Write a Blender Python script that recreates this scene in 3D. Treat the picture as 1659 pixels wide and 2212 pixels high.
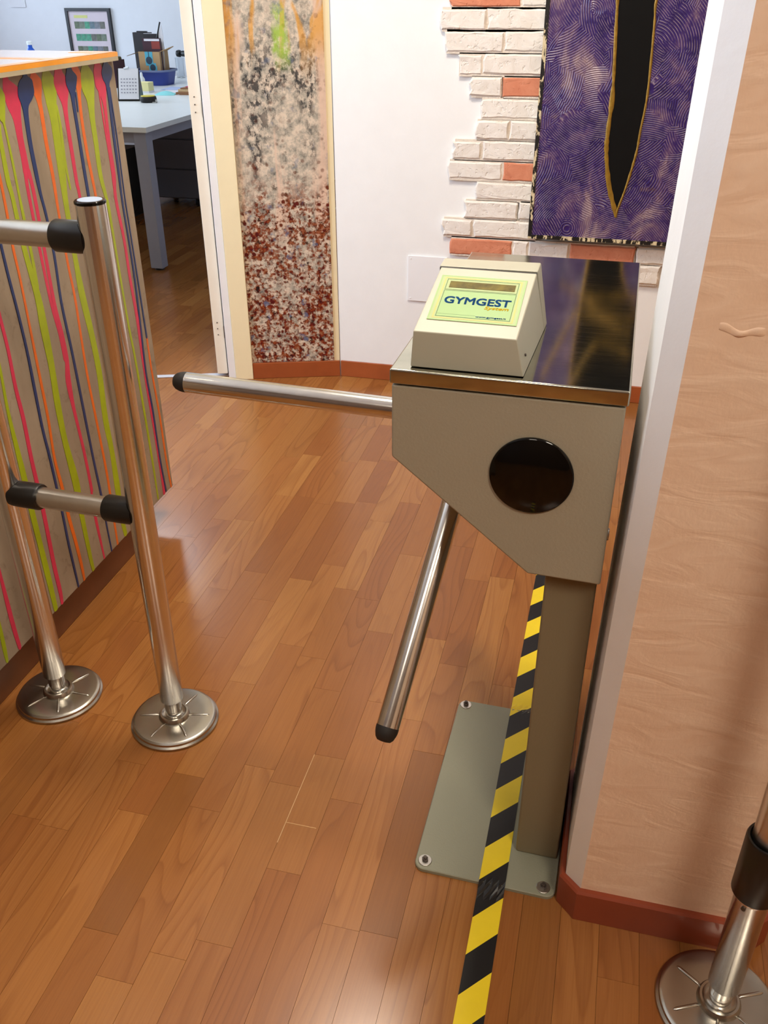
import bpy, math, random
from mathutils import Vector, Matrix

random.seed(7)
for o in list(bpy.data.objects):
    bpy.data.objects.remove(o)
scene = bpy.context.scene
COL = scene.collection
PI = math.pi

# ---------------------------------------------------------------- camera
FPX = 1927.565
cam_d = bpy.data.cameras.new('camera')
cam = bpy.data.objects.new('camera', cam_d)
COL.objects.link(cam)
scene.camera = cam
cam_d.sensor_fit = 'VERTICAL'
cam_d.sensor_height = 24.0
cam_d.sensor_width = 18.0
cam_d.lens = 24.0 * FPX / 2212.0
cam_d.clip_start = 0.02
_p, _y, _r = math.radians(30.7046), math.radians(14.0722), math.radians(-0.19426)
fw = Vector((-math.sin(_y) * math.cos(_p), math.cos(_y) * math.cos(_p), -math.sin(_p)))
r0 = Vector((math.cos(_y), math.sin(_y), 0))
u0 = r0.cross(fw)
rt = r0 * math.cos(_r) + u0 * math.sin(_r)
up = -r0 * math.sin(_r) + u0 * math.cos(_r)
CAM = Vector((0, 0, 1.4))
cam.matrix_world = Matrix(((rt.x, up.x, -fw.x, CAM.x), (rt.y, up.y, -fw.y, CAM.y), (rt.z, up.z, -fw.z, CAM.z), (0, 0, 0, 1)))


def s2l(v):
    v /= 255.0
    return v / 12.92 if v <= 0.04045 else ((v + 0.055) / 1.055) ** 2.4


def rgb(r, g, b):
    return (s2l(r), s2l(g), s2l(b), 1.0)


# ---------------------------------------------------------------- world, lights, exposure
world = bpy.data.worlds.new('world')
scene.world = world
world.use_nodes = True
world.node_tree.nodes['Background'].inputs['Color'].default_value = (0.62, 0.78, 1.0, 1)
world.node_tree.nodes['Background'].inputs['Strength'].default_value = 2.0

WARM = (1.0, 0.88, 0.73)
COOL = (0.66, 0.80, 1.0)


def area(name, loc, aim, sx, sy, power, color):
    d = bpy.data.lights.new(name, 'AREA')
    d.shape = 'RECTANGLE'
    d.size, d.size_y = sx, sy
    d.energy = power
    d.color = color
    o = bpy.data.objects.new(name, d)
    COL.objects.link(o)
    o.location = loc
    o.rotation_euler = Vector(aim).to_track_quat('-Z', 'Y').to_euler()
    return o


CEIL = 2.80
CEILING_LIGHTS = [(-0.45, 1.95), (0.95, -0.45), (-0.4, -0.95)]  # third lamp is added, split from the front one to soften shadows
CEILING_POWER = [51, 40, 14]
for (lx, ly), pw in zip(CEILING_LIGHTS, CEILING_POWER):
    area('ceiling_lamp_light', (lx, ly, CEIL - 0.045), (0, 0, -1), 0.56, 0.56, pw, WARM)
area('office_lamp_light', (-3.3, 5.4, CEIL - 0.045), (0, 0, -1), 0.56, 0.56, 25, (0.82, 0.9, 1.0))
# daylight entering by the window behind the reception desk and by the office window
area('lobby_window_light', (-3.52, 1.2, 1.72), (1, 0, -0.12), 1.9, 1.2, 150, COOL)
area('office_window_light', (-5.42, 5.6, 1.65), (1, 0, -0.1), 2.2, 1.3, 58, COOL)

vs = scene.view_settings
vs.view_transform = 'Standard'
vs.look = 'None'
vs.exposure = -0.3
vs.gamma = 1.0
vs.use_curve_mapping = False
cy = scene.cycles
cy.adaptive_threshold = 0.04
cy.use_light_tree = False
cy.max_bounces = 6
cy.diffuse_bounces = 3
cy.glossy_bounces = 3
cy.transmission_bounces = 4
cy.transparent_max_bounces = 4
cy.caustics_reflective = False
cy.caustics_refractive = False

# ---------------------------------------------------------------- node helpers
class NT:
    def __init__(self, name):
        self.m = bpy.data.materials.new(name)
        self.m.use_nodes = True
        self.t = self.m.node_tree
        self.b = self.t.nodes['Principled BSDF']

    def n(self, typ, **kw):
        nd = self.t.nodes.new(typ)
        for k, v in kw.items():
            setattr(nd, k, v)
        return nd

    def link(self, a, b):
        self.t.links.new(a, b)

    def put(self, sock, v):
        if isinstance(v, bpy.types.NodeSocket):
            self.link(v, sock)
        else:
            sock.default_value = v

    def math(self, op, a, b=None, c=None, clamp=False):
        nd = self.n('ShaderNodeMath', operation=op, use_clamp=clamp)
        self.put(nd.inputs[0], a)
        if b is not None:
            self.put(nd.inputs[1], b)
        if c is not None:
            self.put(nd.inputs[2], c)
        return nd.outputs[0]

    def obj(self):
        return self.n('ShaderNodeTexCoord').outputs['Object']

    def sep(self, v):
        nd = self.n('ShaderNodeSeparateXYZ')
        self.link(v, nd.inputs[0])
        return nd.outputs

    def comb(self, x, y, z):
        nd = self.n('ShaderNodeCombineXYZ')
        for i, v in enumerate((x, y, z)):
            self.put(nd.inputs[i], v)
        return nd.outputs[0]

    def scale(self, v, s):
        nd = self.n('ShaderNodeVectorMath', operation='MULTIPLY')
        self.link(v, nd.inputs[0])
        nd.inputs[1].default_value = s if hasattr(s, '__len__') else (s, s, s)
        return nd.outputs[0]

    def addv(self, a, b):
        nd = self.n('ShaderNodeVectorMath', operation='ADD')
        self.put(nd.inputs[0], a)
        self.put(nd.inputs[1], b)
        return nd.outputs[0]

    def noise(self, v, scale=5.0, detail=3.0, rough=0.55, dist=0.0, color=False, dim='3D'):
        nd = self.n('ShaderNodeTexNoise', noise_dimensions=dim)
        if v is not None:
            self.link(v, nd.inputs['Vector'])
        nd.inputs['Scale'].default_value = scale
        nd.inputs['Detail'].default_value = detail
        nd.inputs['Roughness'].default_value = rough
        nd.inputs['Distortion'].default_value = dist
        return nd.outputs['Color' if color else 'Fac']

    def vor(self, v, scale=5.0, feature='F1', out='Distance', rnd=1.0):
        nd = self.n('ShaderNodeTexVoronoi', feature=feature)
        self.link(v, nd.inputs['Vector'])
        nd.inputs['Scale'].default_value = scale
        nd.inputs['Randomness'].default_value = rnd
        return nd.outputs[out]

    def ramp(self, f, stops, interp='LINEAR'):
        nd = self.n('ShaderNodeValToRGB')
        cr = nd.color_ramp
        cr.interpolation = interp
        while len(cr.elements) > 1:
            cr.elements.remove(cr.elements[-1])
        for i, (p, c) in enumerate(stops):
            e = cr.elements[0] if i == 0 else cr.elements.new(p)
            e.position = p
            e.color = c if hasattr(c, '__len__') else (c, c, c, 1)
        self.put(nd.inputs[0], f)
        return nd.outputs[0]

    def mix(self, f, a, b, mode='MIX'):
        nd = self.n('ShaderNodeMix', data_type='RGBA', blend_type=mode)
        self.put(nd.inputs['Factor'], f)
        self.put(nd.inputs[6], a)
        self.put(nd.inputs[7], b)
        return nd.outputs[2]

    def bump(self, h, strength=0.3, dist=0.002):
        nd = self.n('ShaderNodeBump')
        nd.inputs['Strength'].default_value = strength
        nd.inputs['Distance'].default_value = dist
        self.put(nd.inputs['Height'], h)
        self.link(nd.outputs[0], self.b.inputs['Normal'])

    def base(self, c):
        self.put(self.b.inputs['Base Color'], c)

    def rough(self, v):
        self.put(self.b.inputs['Roughness'], v)


def M(name, col, rough=0.5, metal=0.0, var=0.08, vscale=12.0, bump=0.0, bscale=60.0, bdist=0.002, coat=0.0, spec=0.5, aniso=None):
    """plain material with a little procedural colour variation and relief"""
    t = NT(name)
    o = t.obj()
    nz = t.noise(o, vscale, 4)
    dark = tuple(c * (1 - var) for c in col[:3]) + (1,)
    lite = tuple(min(1, c * (1 + var)) for c in col[:3]) + (1,)
    t.base(t.ramp(nz, [(0.3, dark), (0.7, lite)]))
    t.rough(rough)
    t.b.inputs['Metallic'].default_value = metal
    t.b.inputs['Specular IOR Level'].default_value = spec
    t.b.inputs['Coat Weight'].default_value = coat
    if bump:
        t.bump(t.noise(o, bscale, 4), bump, bdist)
    return t.m


MAT = {}
MAT['white_wall'] = M('white_wall_paint', rgb(240, 239, 236), 0.75, var=0.015, bump=0.25, bscale=90)
MAT['office_wall'] = M('office_wall_paint', rgb(232, 234, 240), 0.8, var=0.015, bump=0.15, bscale=90)
MAT['cream_wall'] = M('cream_wall_paint', rgb(244, 230, 190), 0.6, var=0.02, bump=0.2, bscale=70)
MAT['tan_wall'] = M('tan_wall_paint', rgb(198, 168, 138), 0.7, var=0.02)
MAT['brown_wall'] = M('brown_wall_paint', rgb(92, 66, 46), 0.6, var=0.06)
MAT['ceiling'] = M('ceiling_paint', rgb(238, 234, 226), 0.85, var=0.01)
MAT['door_cream'] = M('door_paint', rgb(238, 228, 210), 0.45, var=0.02)
MAT['door_white'] = M('jamb_paint', rgb(240, 240, 242), 0.4, var=0.02)
MAT['skirting'] = M('skirting_wood', rgb(160, 82, 42), 0.38, var=0.12, vscale=9, coat=0.2)
MAT['skirting_dark'] = M('pillar_skirting_wood', rgb(140, 62, 36), 0.4, var=0.12, vscale=9, coat=0.2)
MAT['plinth'] = M('plinth_wood', rgb(116, 72, 44), 0.45, var=0.15, vscale=8)
MAT['chrome'] = M('chrome', (0.80, 0.79, 0.77, 1), 0.07, 1.0, var=0.02)
MAT['dish_steel'] = M('satin_dish_steel', (0.44, 0.42, 0.37, 1), 0.27, 1.0, var=0.05, vscale=30)
MAT['steel_arm'] = M('polished_steel', (0.66, 0.64, 0.60, 1), 0.17, 1.0, var=0.06, vscale=30)
MAT['steel_rail'] = M('satin_steel', (0.60, 0.58, 0.54, 1), 0.28, 1.0, var=0.05, vscale=30)
MAT['black_plastic'] = M('black_plastic', rgb(22, 21, 20), 0.35, var=0.1)
MAT['black_gloss'] = M('black_gloss', rgb(8, 7, 6), 0.08, var=0.05, spec=0.3)
MAT['grey_cap'] = M('post_cap_blue_grey', rgb(160, 175, 198), 0.5, var=0.05)
MAT['rubber'] = M('black_rubber', rgb(30, 27, 25), 0.6, var=0.1)
MAT['gold'] = None


def post_chrome():
    t = NT('spun_chrome_post')
    t.base((0.80, 0.79, 0.77, 1))
    t.b.inputs['Metallic'].default_value = 1.0
    t.rough(0.16)
    t.b.inputs['Anisotropic'].default_value = 0.95
    t.b.inputs['Anisotropic Rotation'].default_value = 0.25
    tg = t.n('ShaderNodeTangent', direction_type='RADIAL', axis='Z')
    t.link(tg.outputs[0], t.b.inputs['Tangent'])
    return t.m


MAT['post_chrome'] = post_chrome()


def hammer(name, col, rough=0.5):
    t = NT(name)
    o = t.obj()
    nz = t.noise(o, 260, 2)
    big = t.noise(o, 6, 3)
    t.base(t.mix(t.math('MULTIPLY', big, 0.35), col, tuple(c * 0.8 for c in col[:3]) + (1,)))
    t.rough(rough)
    t.b.inputs['Specular IOR Level'].default_value = 0.45
    t.bump(nz, 0.35, 0.0012)
    return t.m


MAT['powder'] = hammer('grey_powder_coat', rgb(166, 158, 138), 0.5)
MAT['column_powder'] = hammer('column_powder_coat', rgb(134, 122, 96), 0.5)
MAT['base_powder'] = hammer('base_powder_coat', rgb(146, 146, 126), 0.42)
MAT['reader_shell'] = M('reader_plastic', rgb(174, 170, 150), 0.42, var=0.03, bump=0.12, bscale=300, bdist=0.0006)


def brushed():
    t = NT('brushed_steel_cap')
    o = t.obj()
    st = t.noise(t.scale(o, (3, 320, 3)), 1.0, 3)
    sm = t.noise(o, 14, 4, 0.6)
    t.base(t.ramp(sm, [(0.3, (0.40, 0.40, 0.33, 1)), (0.7, (0.54, 0.53, 0.44, 1))]))
    t.b.inputs['Metallic'].default_value = 1.0
    t.rough(t.ramp(st, [(0.3, 0.05), (0.75, 0.13)]))
    t.bump(st, 0.05, 0.0004)
    return t.m


MAT['cap_steel'] = brushed()


def floor_material():
    t = NT('laminate_strip')
    o = t.obj()
    rnd = t.n('ShaderNodeObjectInfo').outputs['Random']
    at = t.n('ShaderNodeAttribute', attribute_name='rnd').outputs['Fac']
    rn = t.math('FRACT', t.math('ADD', rnd, at))
    off = t.comb(t.math('MULTIPLY', rn, 37.0), t.math('MULTIPLY', rn, 91.0), 0.0)
    p = t.addv(o, off)
    # growth rings: contour lines of a smooth field stretched along the strip
    field = t.noise(t.scale(p, (10.0, 1.5, 1.0)), 1.0, 1.0, 0.35, dim='2D')
    ring = t.math('FRACT', t.math('MULTIPLY', field, 9.0))
    line = t.ramp(ring, [(0.0, 0.0), (0.55, 0.10), (0.84, 0.65), (0.93, 1.0), (1.0, 0.0)])
    fine = t.noise(t.scale(p, (300, 7, 1)), 1.0, 1.5, 0.6, dim='2D')
    tone = t.ramp(rn, [(0.0, rgb(139, 88, 42)), (0.22, rgb(164, 108, 55)), (0.42, rgb(148, 91, 44)), (0.62, rgb(169, 115, 60)), (0.82, rgb(155, 99, 48)), (1.0, rgb(141, 85, 41))])
    amt = t.ramp(t.math('FRACT', t.math('MULTIPLY', rn, 7.31)), [(0.0, 0.08), (0.4, 0.18), (0.6, 0.38), (1.0, 0.46)])
    c = t.mix(t.math('MULTIPLY', line, amt), tone, rgb(112, 58, 22))
    c = t.mix(t.math('MULTIPLY', t.ramp(fine, [(0.35, 0.0), (0.75, 1.0)]), 0.22), c, rgb(114, 66, 32))
    t.base(c)
    t.rough(0.23)
    t.b.inputs['Specular IOR Level'].default_value = 0.5
    return t.m


MAT['floor'] = floor_material()
MAT['floor_base'] = M('floor_underlay', rgb(88, 46, 22), 0.7)


def peach():
    t = NT('peach_wall_paint')
    o = t.obj()
    a = t.noise(t.scale(o, (1, 1, 0.55)), 55, 4, 0.55)
    b = t.noise(t.scale(o, (1, 1, 3.0)), 9, 4, 0.5, 1.2)
    specks = t.ramp(t.vor(o, 22), [(0.0, 1.0), (0.028, 1.0), (0.034, 0.0)])
    gate = t.ramp(t.noise(o, 9, 2), [(0.60, 0.0), (0.62, 1.0)])
    c = t.ramp(b, [(0.3, rgb(234, 199, 170)), (0.7, rgb(240, 209, 182))])
    c = t.mix(t.math('MULTIPLY', t.math('MULTIPLY', specks, gate), 0.6), c, rgb(110, 80, 60))
    t.base(c)
    t.rough(0.6)
    t.bump(t.math('ADD', t.math('MULTIPLY', a, 0.4), b), 0.6, 0.004)
    return t.m


MAT['peach'] = peach()
MAT['band'] = M('white_corner_paint', rgb(238, 232, 226), 0.6, var=0.02, bump=0.3, bscale=60)


def desk_board():
    t = NT('raw_desk_board')
    o = t.obj()
    g = t.noise(t.scale(o, (1, 1.0, 0.35)), 9, 5, 0.6)
    d = t.noise(o, 22, 5, 0.65, 0.6)
    c = t.ramp(g, [(0.25, rgb(138, 124, 104)), (0.75, rgb(170, 155, 134))])
    c = t.mix(t.ramp(d, [(0.58, 0.0), (0.74, 0.55)]), c, rgb(98, 80, 62))
    t.base(c)
    t.rough(0.6)
    t.bump(d, 0.1, 0.001)
    return t.m


MAT['desk_board'] = desk_board()
for k, c in dict(pink=rgb(214, 52, 88), navy=rgb(32, 54, 108), orange=rgb(232, 112, 30), green=rgb(164, 182, 18)).items():
    MAT['drip_' + k] = M('drip_paint_' + k, c, 0.42, var=0.10, vscale=20)
MAT['counter_white'] = M('counter_gloss_white', rgb(238, 226, 222), 0.12, var=0.02, coat=0.5)
MAT['counter_orange'] = M('counter_orange_paint', rgb(236, 158, 40), 0.25, var=0.08, coat=0.4)
MAT['counter_edge'] = M('counter_edge_grey', rgb(176, 166, 138), 0.4, var=0.12)


def mural():
    t = NT('mural_print')
    o = t.obj()                      # x along the panel, z up, origin at the panel's foot
    x, y, z = t.sep(o)
    p = t.comb(t.math('MULTIPLY', x, 1.0), 0.0, z)
    warp = t.noise(t.scale(p, (9, 1, 4)), 1.0, 4, 0.6)
    # pale plaster
    blot = t.noise(p, 26, 6, 0.7)
    c = t.ramp(blot, [(0.30, rgb(96, 100, 100)), (0.43, rgb(168, 162, 150)), (0.58, rgb(216, 202, 184)), (0.75, rgb(190, 172, 154))])
    # grey-blue and charcoal weathering in the middle
    char = t.noise(t.scale(p, (40, 1, 26)), 1.0, 5, 0.72)
    zt = t.math('MULTIPLY', z, 0.5)
    mid = t.ramp(zt, [(0.275, 0.0), (0.34, 0.8), (0.57, 0.85), (0.64, 0.3)])
    zone = t.ramp(t.noise(t.scale(p, (8, 1, 2.2)), 1.0, 2), [(0.46, 0.0), (0.56, 1.0)])
    c = t.mix(t.math('MULTIPLY', t.math('MULTIPLY', t.ramp(char, [(0.47, 0.0), (0.56, 1.0)]), mid), zone), c, rgb(48, 54, 62))
    # runs of pinkish plaster
    runs = t.noise(t.scale(p, (11, 1, 1.1)), 1.0, 3, 0.5, 0.4)
    hi = t.ramp(z, [(0.50, 0.0), (0.66, 1.0)])
    c = t.mix(t.math('MULTIPLY', t.ramp(runs, [(0.53, 0.0), (0.60, 0.85)]), hi), c, rgb(218, 190, 170))
    # ochre patches, mostly near the top
    och = t.noise(t.scale(p, (14, 1, 3.0)), 1.0, 3, 0.55, 0.5)
    top = t.ramp(t.math('ADD', zt, t.math('MULTIPLY', warp, 0.10)), [(0.60, 0.0), (0.68, 1.0)])
    c = t.mix(t.math('MULTIPLY', t.ramp(och, [(0.51, 0.0), (0.57, 0.75)]), top), c, rgb(212, 156, 76))
    # lime green drip
    gx = t.math('SUBTRACT', x, t.math('SUBTRACT', 0.262, t.math('MULTIPLY', z, 0.065)))
    gw = t.math('ADD', t.math('ABSOLUTE', gx), t.math('MULTIPLY', t.math('SUBTRACT', warp, 0.5), 0.16))
    gz = t.math('MULTIPLY', t.ramp(zt, [(0.565, 0.0), (0.60, 1.0), (0.655, 1.0), (0.675, 0.0)]), t.ramp(gw, [(0.018, 1.0), (0.034, 0.0)]))
    c = t.mix(t.math('MULTIPLY', gz, t.ramp(char, [(0.38, 0.15), (0.55, 0.8)])), c, rgb(164, 196, 92))
    # rust: coarse zone mask below, spots of several browns
    zr = t.math('ADD', z, t.math('MULTIPLY', t.math('SUBTRACT', t.noise(t.scale(p, (9, 1, 5)), 1.0, 4), 0.5), 0.55))
    rz = t.ramp(zr, [(0.10, 1.0), (0.66, 0.95), (0.80, 0.0)])
    sp = t.noise(p, 58, 5, 0.66)
    dens_ = t.math('MULTIPLY', t.math('SUBTRACT', t.noise(t.addv(p, (5, 0, 9)), 9, 2), 0.5), 0.42)
    rustc = t.ramp(t.noise(t.addv(p, (1, 0, 4)), 46, 5, 0.66), [(0.34, rgb(52, 40, 38)), (0.45, rgb(100, 50, 40)), (0.55, rgb(138, 74, 54)), (0.66, rgb(160, 124, 104))])
    c = t.mix(t.math('MULTIPLY', rz, t.ramp(t.math('ADD', sp, dens_), [(0.44, 0.0), (0.56, 0.95)])), c, rustc)
    spot = t.ramp(t.vor(t.addv(p, t.scale(t.noise(p, 30, 2, color=True), (0.012, 0, 0.012))), 40), [(0.24, 1.0), (0.36, 0.0)])
    spg = t.ramp(t.noise(t.addv(p, (8, 0, 2)), 14, 3), [(0.46, 0.0), (0.56, 0.9)])
    c = t.mix(t.math('MULTIPLY', t.math('MULTIPLY', spot, spg), t.ramp(zr, [(0.66, 1.0), (0.95, 0.3)])), c, rgb(96, 44, 34))
    dk = t.ramp(t.noise(p, 34, 4, 0.65), [(0.60, 0.0), (0.67, 0.9)])
    c = t.mix(t.math('MULTIPLY', dk, t.ramp(zr, [(0.6, 1.0), (0.95, 0.25)])), c, rgb(58, 42, 38))
    bl = t.ramp(t.noise(t.addv(p, (7, 3, 1)), 20, 4, 0.6), [(0.60, 0.0), (0.66, 0.75)])
    c = t.mix(t.math('MULTIPLY', bl, t.ramp(z, [(0.5, 1.0), (0.8, 0.5)])), c, rgb(108, 122, 148))
    bc = t.n('ShaderNodeBrightContrast')
    t.link(c, bc.inputs['Color'])
    bc.inputs['Contrast'].default_value = 0.18
    bc.inputs['Bright'].default_value = 0.02
    t.base(bc.outputs[0])
    t.rough(0.5)
    return t.m


MAT['mural'] = mural()


def purple():
    t = NT('combed_purple_impasto')
    o = t.obj()
    x, y, z = t.sep(o)
    p = t.comb(x, 0.0, z)

    def arcs(shift, scale, period):
        q = t.addv(p, shift)
        v = t.n('ShaderNodeTexVoronoi', feature='F1')
        t.link(q, v.inputs['Vector'])
        v.inputs['Scale'].default_value = scale
        off = t.scale(t.addv(v.outputs['Color'], (-0.5, -0.5, -0.5)), (0.45, 0.0, 0.45))
        d = t.n('ShaderNodeVectorMath', operation='DISTANCE')
        t.link(q, d.inputs[0])
        t.link(t.addv(v.outputs['Position'], off), d.inputs[1])
        return t.math('SINE', t.math('MULTIPLY', d.outputs['Value'], 2 * PI / period))
    comb = t.mix(t.ramp(t.noise(p, 7, 2), [(0.49, 0.0), (0.51, 1.0)]), arcs((0.13, 0, 0.4), 6.0, 0.0072), arcs((0.9, 0, 2.2), 9.0, 0.0062))
    tone = t.noise(t.scale(p, (8, 1, 5)), 1.0, 5, 0.65, 0.8)
    left = t.ramp(x, [(0.08, 0.05), (0.34, -0.04)])
    tone = t.math('ADD', tone, t.math('SUBTRACT', t.math('MULTIPLY', left, 1.0), 0.0))
    c = t.ramp(tone, [(0.40, rgb(36, 18, 80)), (0.53, rgb(52, 32, 98)), (0.61, rgb(88, 64, 106)), (0.72, rgb(150, 126, 132))])
    crest = t.ramp(comb, [(0.5, 0.0), (1.0, 1.0)])
    speck = t.ramp(t.noise(p, 45, 3), [(0.36, 0.0), (0.58, 1.0)])
    c = t.mix(t.math('MULTIPLY', t.math('MULTIPLY', crest, speck), 0.55), c, rgb(190, 170, 172))  # pale highlights on the comb ridges, mixed into the colour
    gold = t.ramp(t.noise(t.addv(p, (3, 1, 2)), 9, 3), [(0.66, 0.0), (0.74, 0.5)])
    c = t.mix(gold, c, rgb(140, 108, 60))
    t.base(c)
    t.rough(0.28)
    t.bump(comb, 0.42, 0.002)
    return t.m


MAT['purple'] = purple()


def distressed():
    t = NT('distressed_black_edge')
    o = t.obj()
    nz = t.noise(t.scale(o, (60, 60, 22)), 1.0, 4, 0.6)
    c = t.ramp(nz, [(0.46, rgb(16, 14, 12)), (0.52, rgb(28, 24, 18)), (0.55, rgb(206, 190, 152)), (0.7, rgb(222, 208, 170))])
    t.base(c)
    t.rough(0.5)
    t.bump(nz, 0.3, 0.002)
    return t.m


MAT['distressed'] = distressed()
MAT['slit_black'] = M('slit_black', rgb(9, 8, 7), 0.7, var=0.2, spec=0.15)
MAT['gold'] = M('gold_paint', rgb(150, 116, 40), 0.35, 0.25, var=0.25, vscale=60, bump=0.5, bscale=120)


def brick_mat(name, cols, bump):
    t = NT(name)
    o = t.obj()
    rn = t.n('ShaderNodeObjectInfo').outputs['Random']
    p = t.addv(o, t.comb(t.math('MULTIPLY', rn, 17), t.math('MULTIPLY', rn, 5), t.math('MULTIPLY', rn, 31)))
    nz = t.noise(p, 22, 5, 0.62, 0.5)
    pits = t.ramp(t.noise(p, 70, 3), [(0.30, 0.0), (0.42, 1.0)])
    t.base(t.mix(t.math('MULTIPLY', rn, 0.35), t.ramp(nz, [(0.3, cols[0]), (0.7, cols[1])]), cols[2]))
    t.rough(0.8)
    t.bump(t.math('ADD', nz, t.math('MULTIPLY', pits, 0.35)), bump, 0.007)
    return t.m


MAT['brick_white'] = brick_mat('white_brick', (rgb(226, 216, 204), rgb(240, 233, 224), rgb(232, 226, 214)), 0.6)
MAT['brick_red'] = brick_mat('red_brick', (rgb(200, 122, 90), rgb(220, 148, 114), rgb(206, 122, 88)), 0.5)
MAT['mortar'] = M('mortar', rgb(226, 214, 198), 0.9, var=0.06, vscale=40, bump=0.8, bscale=160, bdist=0.003)
MAT['plate_white'] = M('switch_plate_plastic', rgb(240, 240, 240), 0.35, var=0.01)
MAT['hazard_yellow'] = M('hazard_yellow', rgb(242, 214, 38), 0.35, var=0.05)
MAT['hazard_black'] = M('hazard_black', rgb(18, 18, 18), 0.35, var=0.1)
MAT['label_green'] = M('label_green', rgb(176, 190, 140), 0.6, var=0.02, spec=0.2)
MAT['label_mint'] = M('label_mint', rgb(162, 190, 134), 0.6, var=0.02, spec=0.2)
MAT['label_cream'] = M('label_yellow_line', rgb(206, 192, 118), 0.6, var=0.02, spec=0.2)
MAT['label_line'] = M('label_dark_line', rgb(85, 119, 78), 0.6, var=0.02, spec=0.2)
MAT['text_blue'] = M('label_blue_ink', rgb(26, 84, 138), 0.7, var=0.02, spec=0.1)
MAT['text_yellow'] = M('label_yellow_ink', rgb(226, 190, 30), 0.7, var=0.02, spec=0.1)
MAT['display'] = M('display_window', rgb(96, 84, 26), 0.5, var=0.45, vscale=60, spec=0.15)
MAT['table_white'] = M('table_white', rgb(232, 238, 238), 0.3, var=0.01)
MAT['table_grey'] = M('table_frame_grey', rgb(152, 156, 172), 0.4, var=0.03)
MAT['pedestal'] = M('pedestal_grey', rgb(108, 108, 118), 0.5, var=0.03)
MAT['card'] = M('cardboard', rgb(186, 152, 108), 0.8, var=0.06)
MAT['card_dark'] = M('cardboard_inside', rgb(150, 122, 84), 0.8, var=0.06)
MAT['paper'] = M('paper', rgb(232, 232, 238), 0.7, var=0.01)
MAT['black_frame'] = M('black_frame', rgb(24, 22, 26), 0.4, var=0.1)
MAT['blue_tub'] = M('blue_plastic', rgb(44, 64, 152), 0.4, var=0.06)
MAT['sticky'] = M('pale_yellow_paper', rgb(238, 230, 168), 0.7, var=0.03)
MAT['yellow'] = M('tape_yellow', rgb(212, 196, 50), 0.4, var=0.04)
MAT['cyan'] = M('mask_cyan', rgb(142, 220, 224), 0.7, var=0.04)
MAT['label_cyan'] = M('carton_cyan', rgb(86, 176, 200), 0.6, var=0.03)
MAT['dark_ink'] = M('carton_dark_ink', rgb(46, 66, 84), 0.6, var=0.05)
MAT['folder_pink'] = M('folder_pink', rgb(212, 110, 134), 0.6, var=0.04)
MAT['folder_brown'] = M('folder_brown', rgb(150, 104, 70), 0.6, var=0.05)
MAT['folder_tan'] = M('folder_tan', rgb(226, 196, 150), 0.6, var=0.04)
MAT['book_dark'] = M('book_dark', rgb(38, 34, 36), 0.5, var=0.2)
MAT['book_red'] = M('book_red_cover', rgb(150, 62, 52), 0.5, var=0.15)
MAT['book_maroon'] = M('book_maroon', rgb(66, 34, 44), 0.5, var=0.15)
MAT['bottle_blue'] = M('bottle_blue', rgb(40, 92, 200), 0.2, var=0.08)
MAT['cap_white'] = M('cap_white', rgb(232, 238, 244), 0.4, var=0.01)
MAT['hinge'] = M('hinge_metal', rgb(96, 88, 82), 0.4, 0.7, var=0.3, vscale=80)
MAT['seam'] = M('seam_edge', rgb(214, 176, 122), 0.6)
MAT['threshold'] = M('threshold_strip', rgb(214, 214, 222), 0.35, 0.3, var=0.03)
MAT['lamp_glow'] = NT('lamp_diffuser').m
_b = MAT['lamp_glow'].node_tree.nodes['Principled BSDF']
_b.inputs['Base Color'].default_value = (0.9, 0.88, 0.82, 1)
_b.inputs['Emission Color'].default_value = (1.0, 0.88, 0.7, 1)
_b.inputs['Emission Strength'].default_value = 6.0
MAT['lamp_glow'].cycles.emission_sampling = 'NONE'


def glass(name, col, rough=0.02):
    t = NT(name)
    t.base(col)
    t.rough(rough)
    t.b.inputs['Transmission Weight'].default_value = 1.0
    t.b.inputs['IOR'].default_value = 1.45
    return t.m


MAT['glass'] = glass('clear_glass', (0.92, 0.95, 0.97, 1))
MAT['pane'] = glass('window_glass', (0.95, 0.98, 1, 1))

# ---------------------------------------------------------------- mesh helpers
WORLD = {}          # object name -> world matrix, for parts authored in world space


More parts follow.
